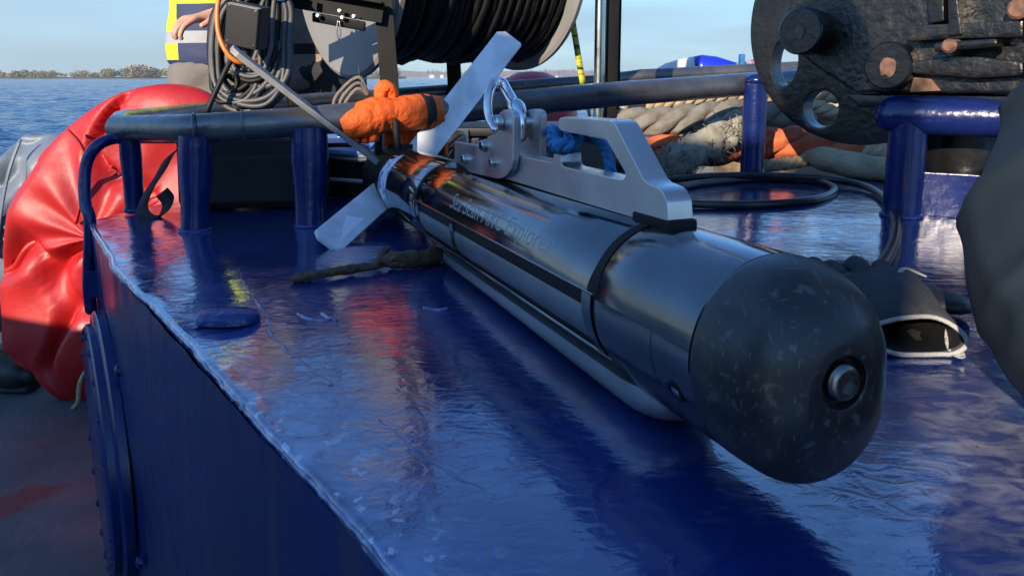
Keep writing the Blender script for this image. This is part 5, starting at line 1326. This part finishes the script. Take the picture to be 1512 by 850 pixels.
def quilt_mat():
    m = pmat('brown_quilted_jacket', (.28, .20, .17), .8, bump=.5, bs=18, bd=.02)
    ns, lk, b = nodes(m); g = ns.new('ShaderNodeNewGeometry'); sx = ns.new('ShaderNodeSeparateXYZ'); lk.new(g.outputs['Position'], sx.inputs[0])
    def step(src, v, op='GREATER_THAN'):
        q = ns.new('ShaderNodeMath'); q.operation = op; q.inputs[1].default_value = v; lk.new(src, q.inputs[0]); return q.outputs[0]
    k = ns.new('ShaderNodeMath'); k.operation = 'MULTIPLY'; lk.new(step(sx.outputs[2], .338), k.inputs[0]); lk.new(step(sx.outputs[2], .378, 'LESS_THAN'), k.inputs[1])
    x = ns.new('ShaderNodeMixRGB'); x.inputs[1].default_value = (.28, .20, .17, 1); x.inputs[2].default_value = (.012, .012, .012, 1); lk.new(k.outputs[0], x.inputs[0]); lk.new(x.outputs[0], b.inputs['Base Color'])
    return m
Yp = 2.66; hv = hi_vis_mat(at(263, 50, Yp - .1).x, at(262, 6, Yp - .1).z)
stander('person in navy jacket with yellow hi-vis trim, hands held in front', -1.03, Yp, Vector((.25, -1, 0)), hv, 'gtrousers', .30,
        [at(330, 18, 2.40), at(296, 40, 2.35)] and [at(322, 22, 2.40), None], [at(395, 10, 2.52), None])
stander('person in brown quilted jacket with a black band behind the reel', -.74, 2.98, Vector((.6, 1, 0)), quilt_mat(), 'dtrousers', .215, [None, None], [None, None])

def shade_bystander():  # unseen figure added behind the camera to block sky light and sun
    stander('unseen person in dark clothes added behind the viewpoint to block light', -.44, -.48, Vector((.5, 1, 0)), 'dtrousers', 'dtrousers', .22, [None, None], [None, None], 1.80)
shade_bystander()
def kneeler():
    r = thing('person', (.62, .62, 0), 'person in dark blue-green trousers kneeling on the casing at the right edge', 'person')
    knee = Vector((.402, .52, .080)); ank = Vector((.425, .04, .07)); hip = Vector((.625, .63, .50)); knee2 = Vector((.76, .62, .085)); ank2 = Vector((.82, .12, .07)); hip2 = Vector((.82, .67, .50))
    pel = (hip + hip2) / 2 + Z * .06; ch = pel + Vector((.06, .10, .34)); nk = ch + Vector((.02, .05, .20))
    B = Sk(); ids = B.chain([pel, pel + Vector((.03, .05, .16)), ch, nk, nk + Vector((0, .02, .05))], [(.13, .10), (.12, .10), (.13, .10), (.06, .06), (.05, .05)])
    for h, k, a in ((hip, knee, ank), (hip2, knee2, ank2)):
        B.chain([h - Z * .04, k, a, a + (a - k).normalized() * .12 - Z * .01], [.07, .05, .038, .03], ids[0])
    for s, e, w in ((Vector((-.2, 0, .06)), Vector((.72, 1.05, .68)), Vector((.86, 1.22, .60))), (Vector((.2, 0, .06)), Vector((1.4, 1.06, .70)), Vector((1.28, 1.26, .60)))):
        i2 = B.chain([ch + s, e, w], [.045, .038, .028], ids[2]); hand(B, w, i2[-1], w - e, Z)
    skin_mesh('body', B.v, B.e, B.r, 'skin', r, 2)
    head(r, nk + Vector((0, .04, .18)), Vector((-.3, 1, -.2)))
    Tq = Sk(); ids = Tq.chain([pel + Z * .06, pel - Z * .05], [(.17, .13), (.165, .13)])
    for h, k, a in ((hip, knee, ank), (hip2, knee2, ank2)):
        Tq.chain([h - Z * .05, h.lerp(k, .5), h.lerp(k, .86) + Vector((-.005, .0, .01)), k + Vector((0, -.01, 0)), k.lerp(a, .25) , k.lerp(a, .6), a], [.108, .098, .094, .087, .082, .080, .070], ids[1])
    o = skin_mesh('trousers', Tq.v, Tq.e, Tq.r, 'trousers', r, 4, 0)
    dg = bpy.context.evaluated_depsgraph_get(); dg.update(); me = bpy.data.meshes.new_from_object(o.evaluated_get(dg)); o.modifiers.clear(); o.data = me
    off = root_offset(r); ax_t = (hip - knee).normalized(); ax_s = (ank - knee).normalized(); nn_ = [v.normal.copy() for v in me.vertices]
    for v, nv in zip(me.vertices, nn_):
        p = v.co + off; al = (p - knee).dot(ax_t); sl = (p - knee).dot(ax_s); w = noise.noise(p * 6); w2 = noise.noise(p * 11 + Z * 4)
        rad_ = max(-1, min(1, (p - knee).normalized().dot(Vector((-.75, -.5, .2)).normalized())))
        f = (1 - abs(math.sin(al * 34 + 2.6 * w + (p.y - knee.y) * 16))) ** 2.2 * .010 * math.exp(-((al - .10) / .13) ** 2)
        f += (1 - abs(math.sin(sl * 30 + 2.4 * w2 + p.z * 22))) ** 2.2 * .008 * math.exp(-((sl - .10) / .12) ** 2)
        f += .006 * noise.noise(Vector((p.x * 9, p.y * 9, p.z * 2.5))) + .004 * w2
        v.co += nv * (f - .003)
    for p in me.polygons: p.use_smooth = True
    J = Sk(); ids = J.chain([pel + Z * .04, pel + Vector((.03, .05, .18)), ch, nk - Z * .02], [(.185, .14), (.18, .135), (.19, .135), (.085, .085)])
    for s, e, w in ((Vector((-.2, 0, .05)), Vector((.72, 1.05, .68)), Vector((.86, 1.22, .60))), (Vector((.2, 0, .05)), Vector((1.4, 1.06, .70)), Vector((1.28, 1.26, .60)))):
        J.chain([ch + s, e, e.lerp(w, .85)], [.078, .066, .05], ids[2])
    skin_mesh('jacket', J.v, J.e, J.r, 'dtrousers', r, 3, 0, (.03, .07))
    for a, k in ((ank, knee), (ank2, knee2)):
        d = (a - k).normalized(); MB().tube(spline([a - d * .05, a + d * .04, a + d * .12 - Z * .015, a + d * .16 + Z * .03], 5), [.052] * 12 + [.046, .042, .04, .036], 16, round_ends=True).build('boot', 'boots', r, smooth=180)
kneeler()

# ------------------------------------------------------------------ thin sea haze
def haze():
    mb = MB().box((0, 2400, 148), (9400, 5800, 305))
    m = bpy.data.materials.new('sea_haze'); m.use_nodes = True; ns = m.node_tree.nodes; lk = m.node_tree.links
    ns.remove(ns['Principled BSDF']); v = ns.new('ShaderNodeVolumePrincipled'); v.inputs['Color'].default_value = (.82, .88, .95, 1); v.inputs['Density'].default_value = .00011
    v.inputs['Anisotropy'].default_value = .2
    lk.new(v.outputs[0], ns['Material Output'].inputs['Volume'])
    o = mb.build('haze', m, smooth=0); tag(o, 'pale haze over the water towards the far shores', kind='stuff')
haze()
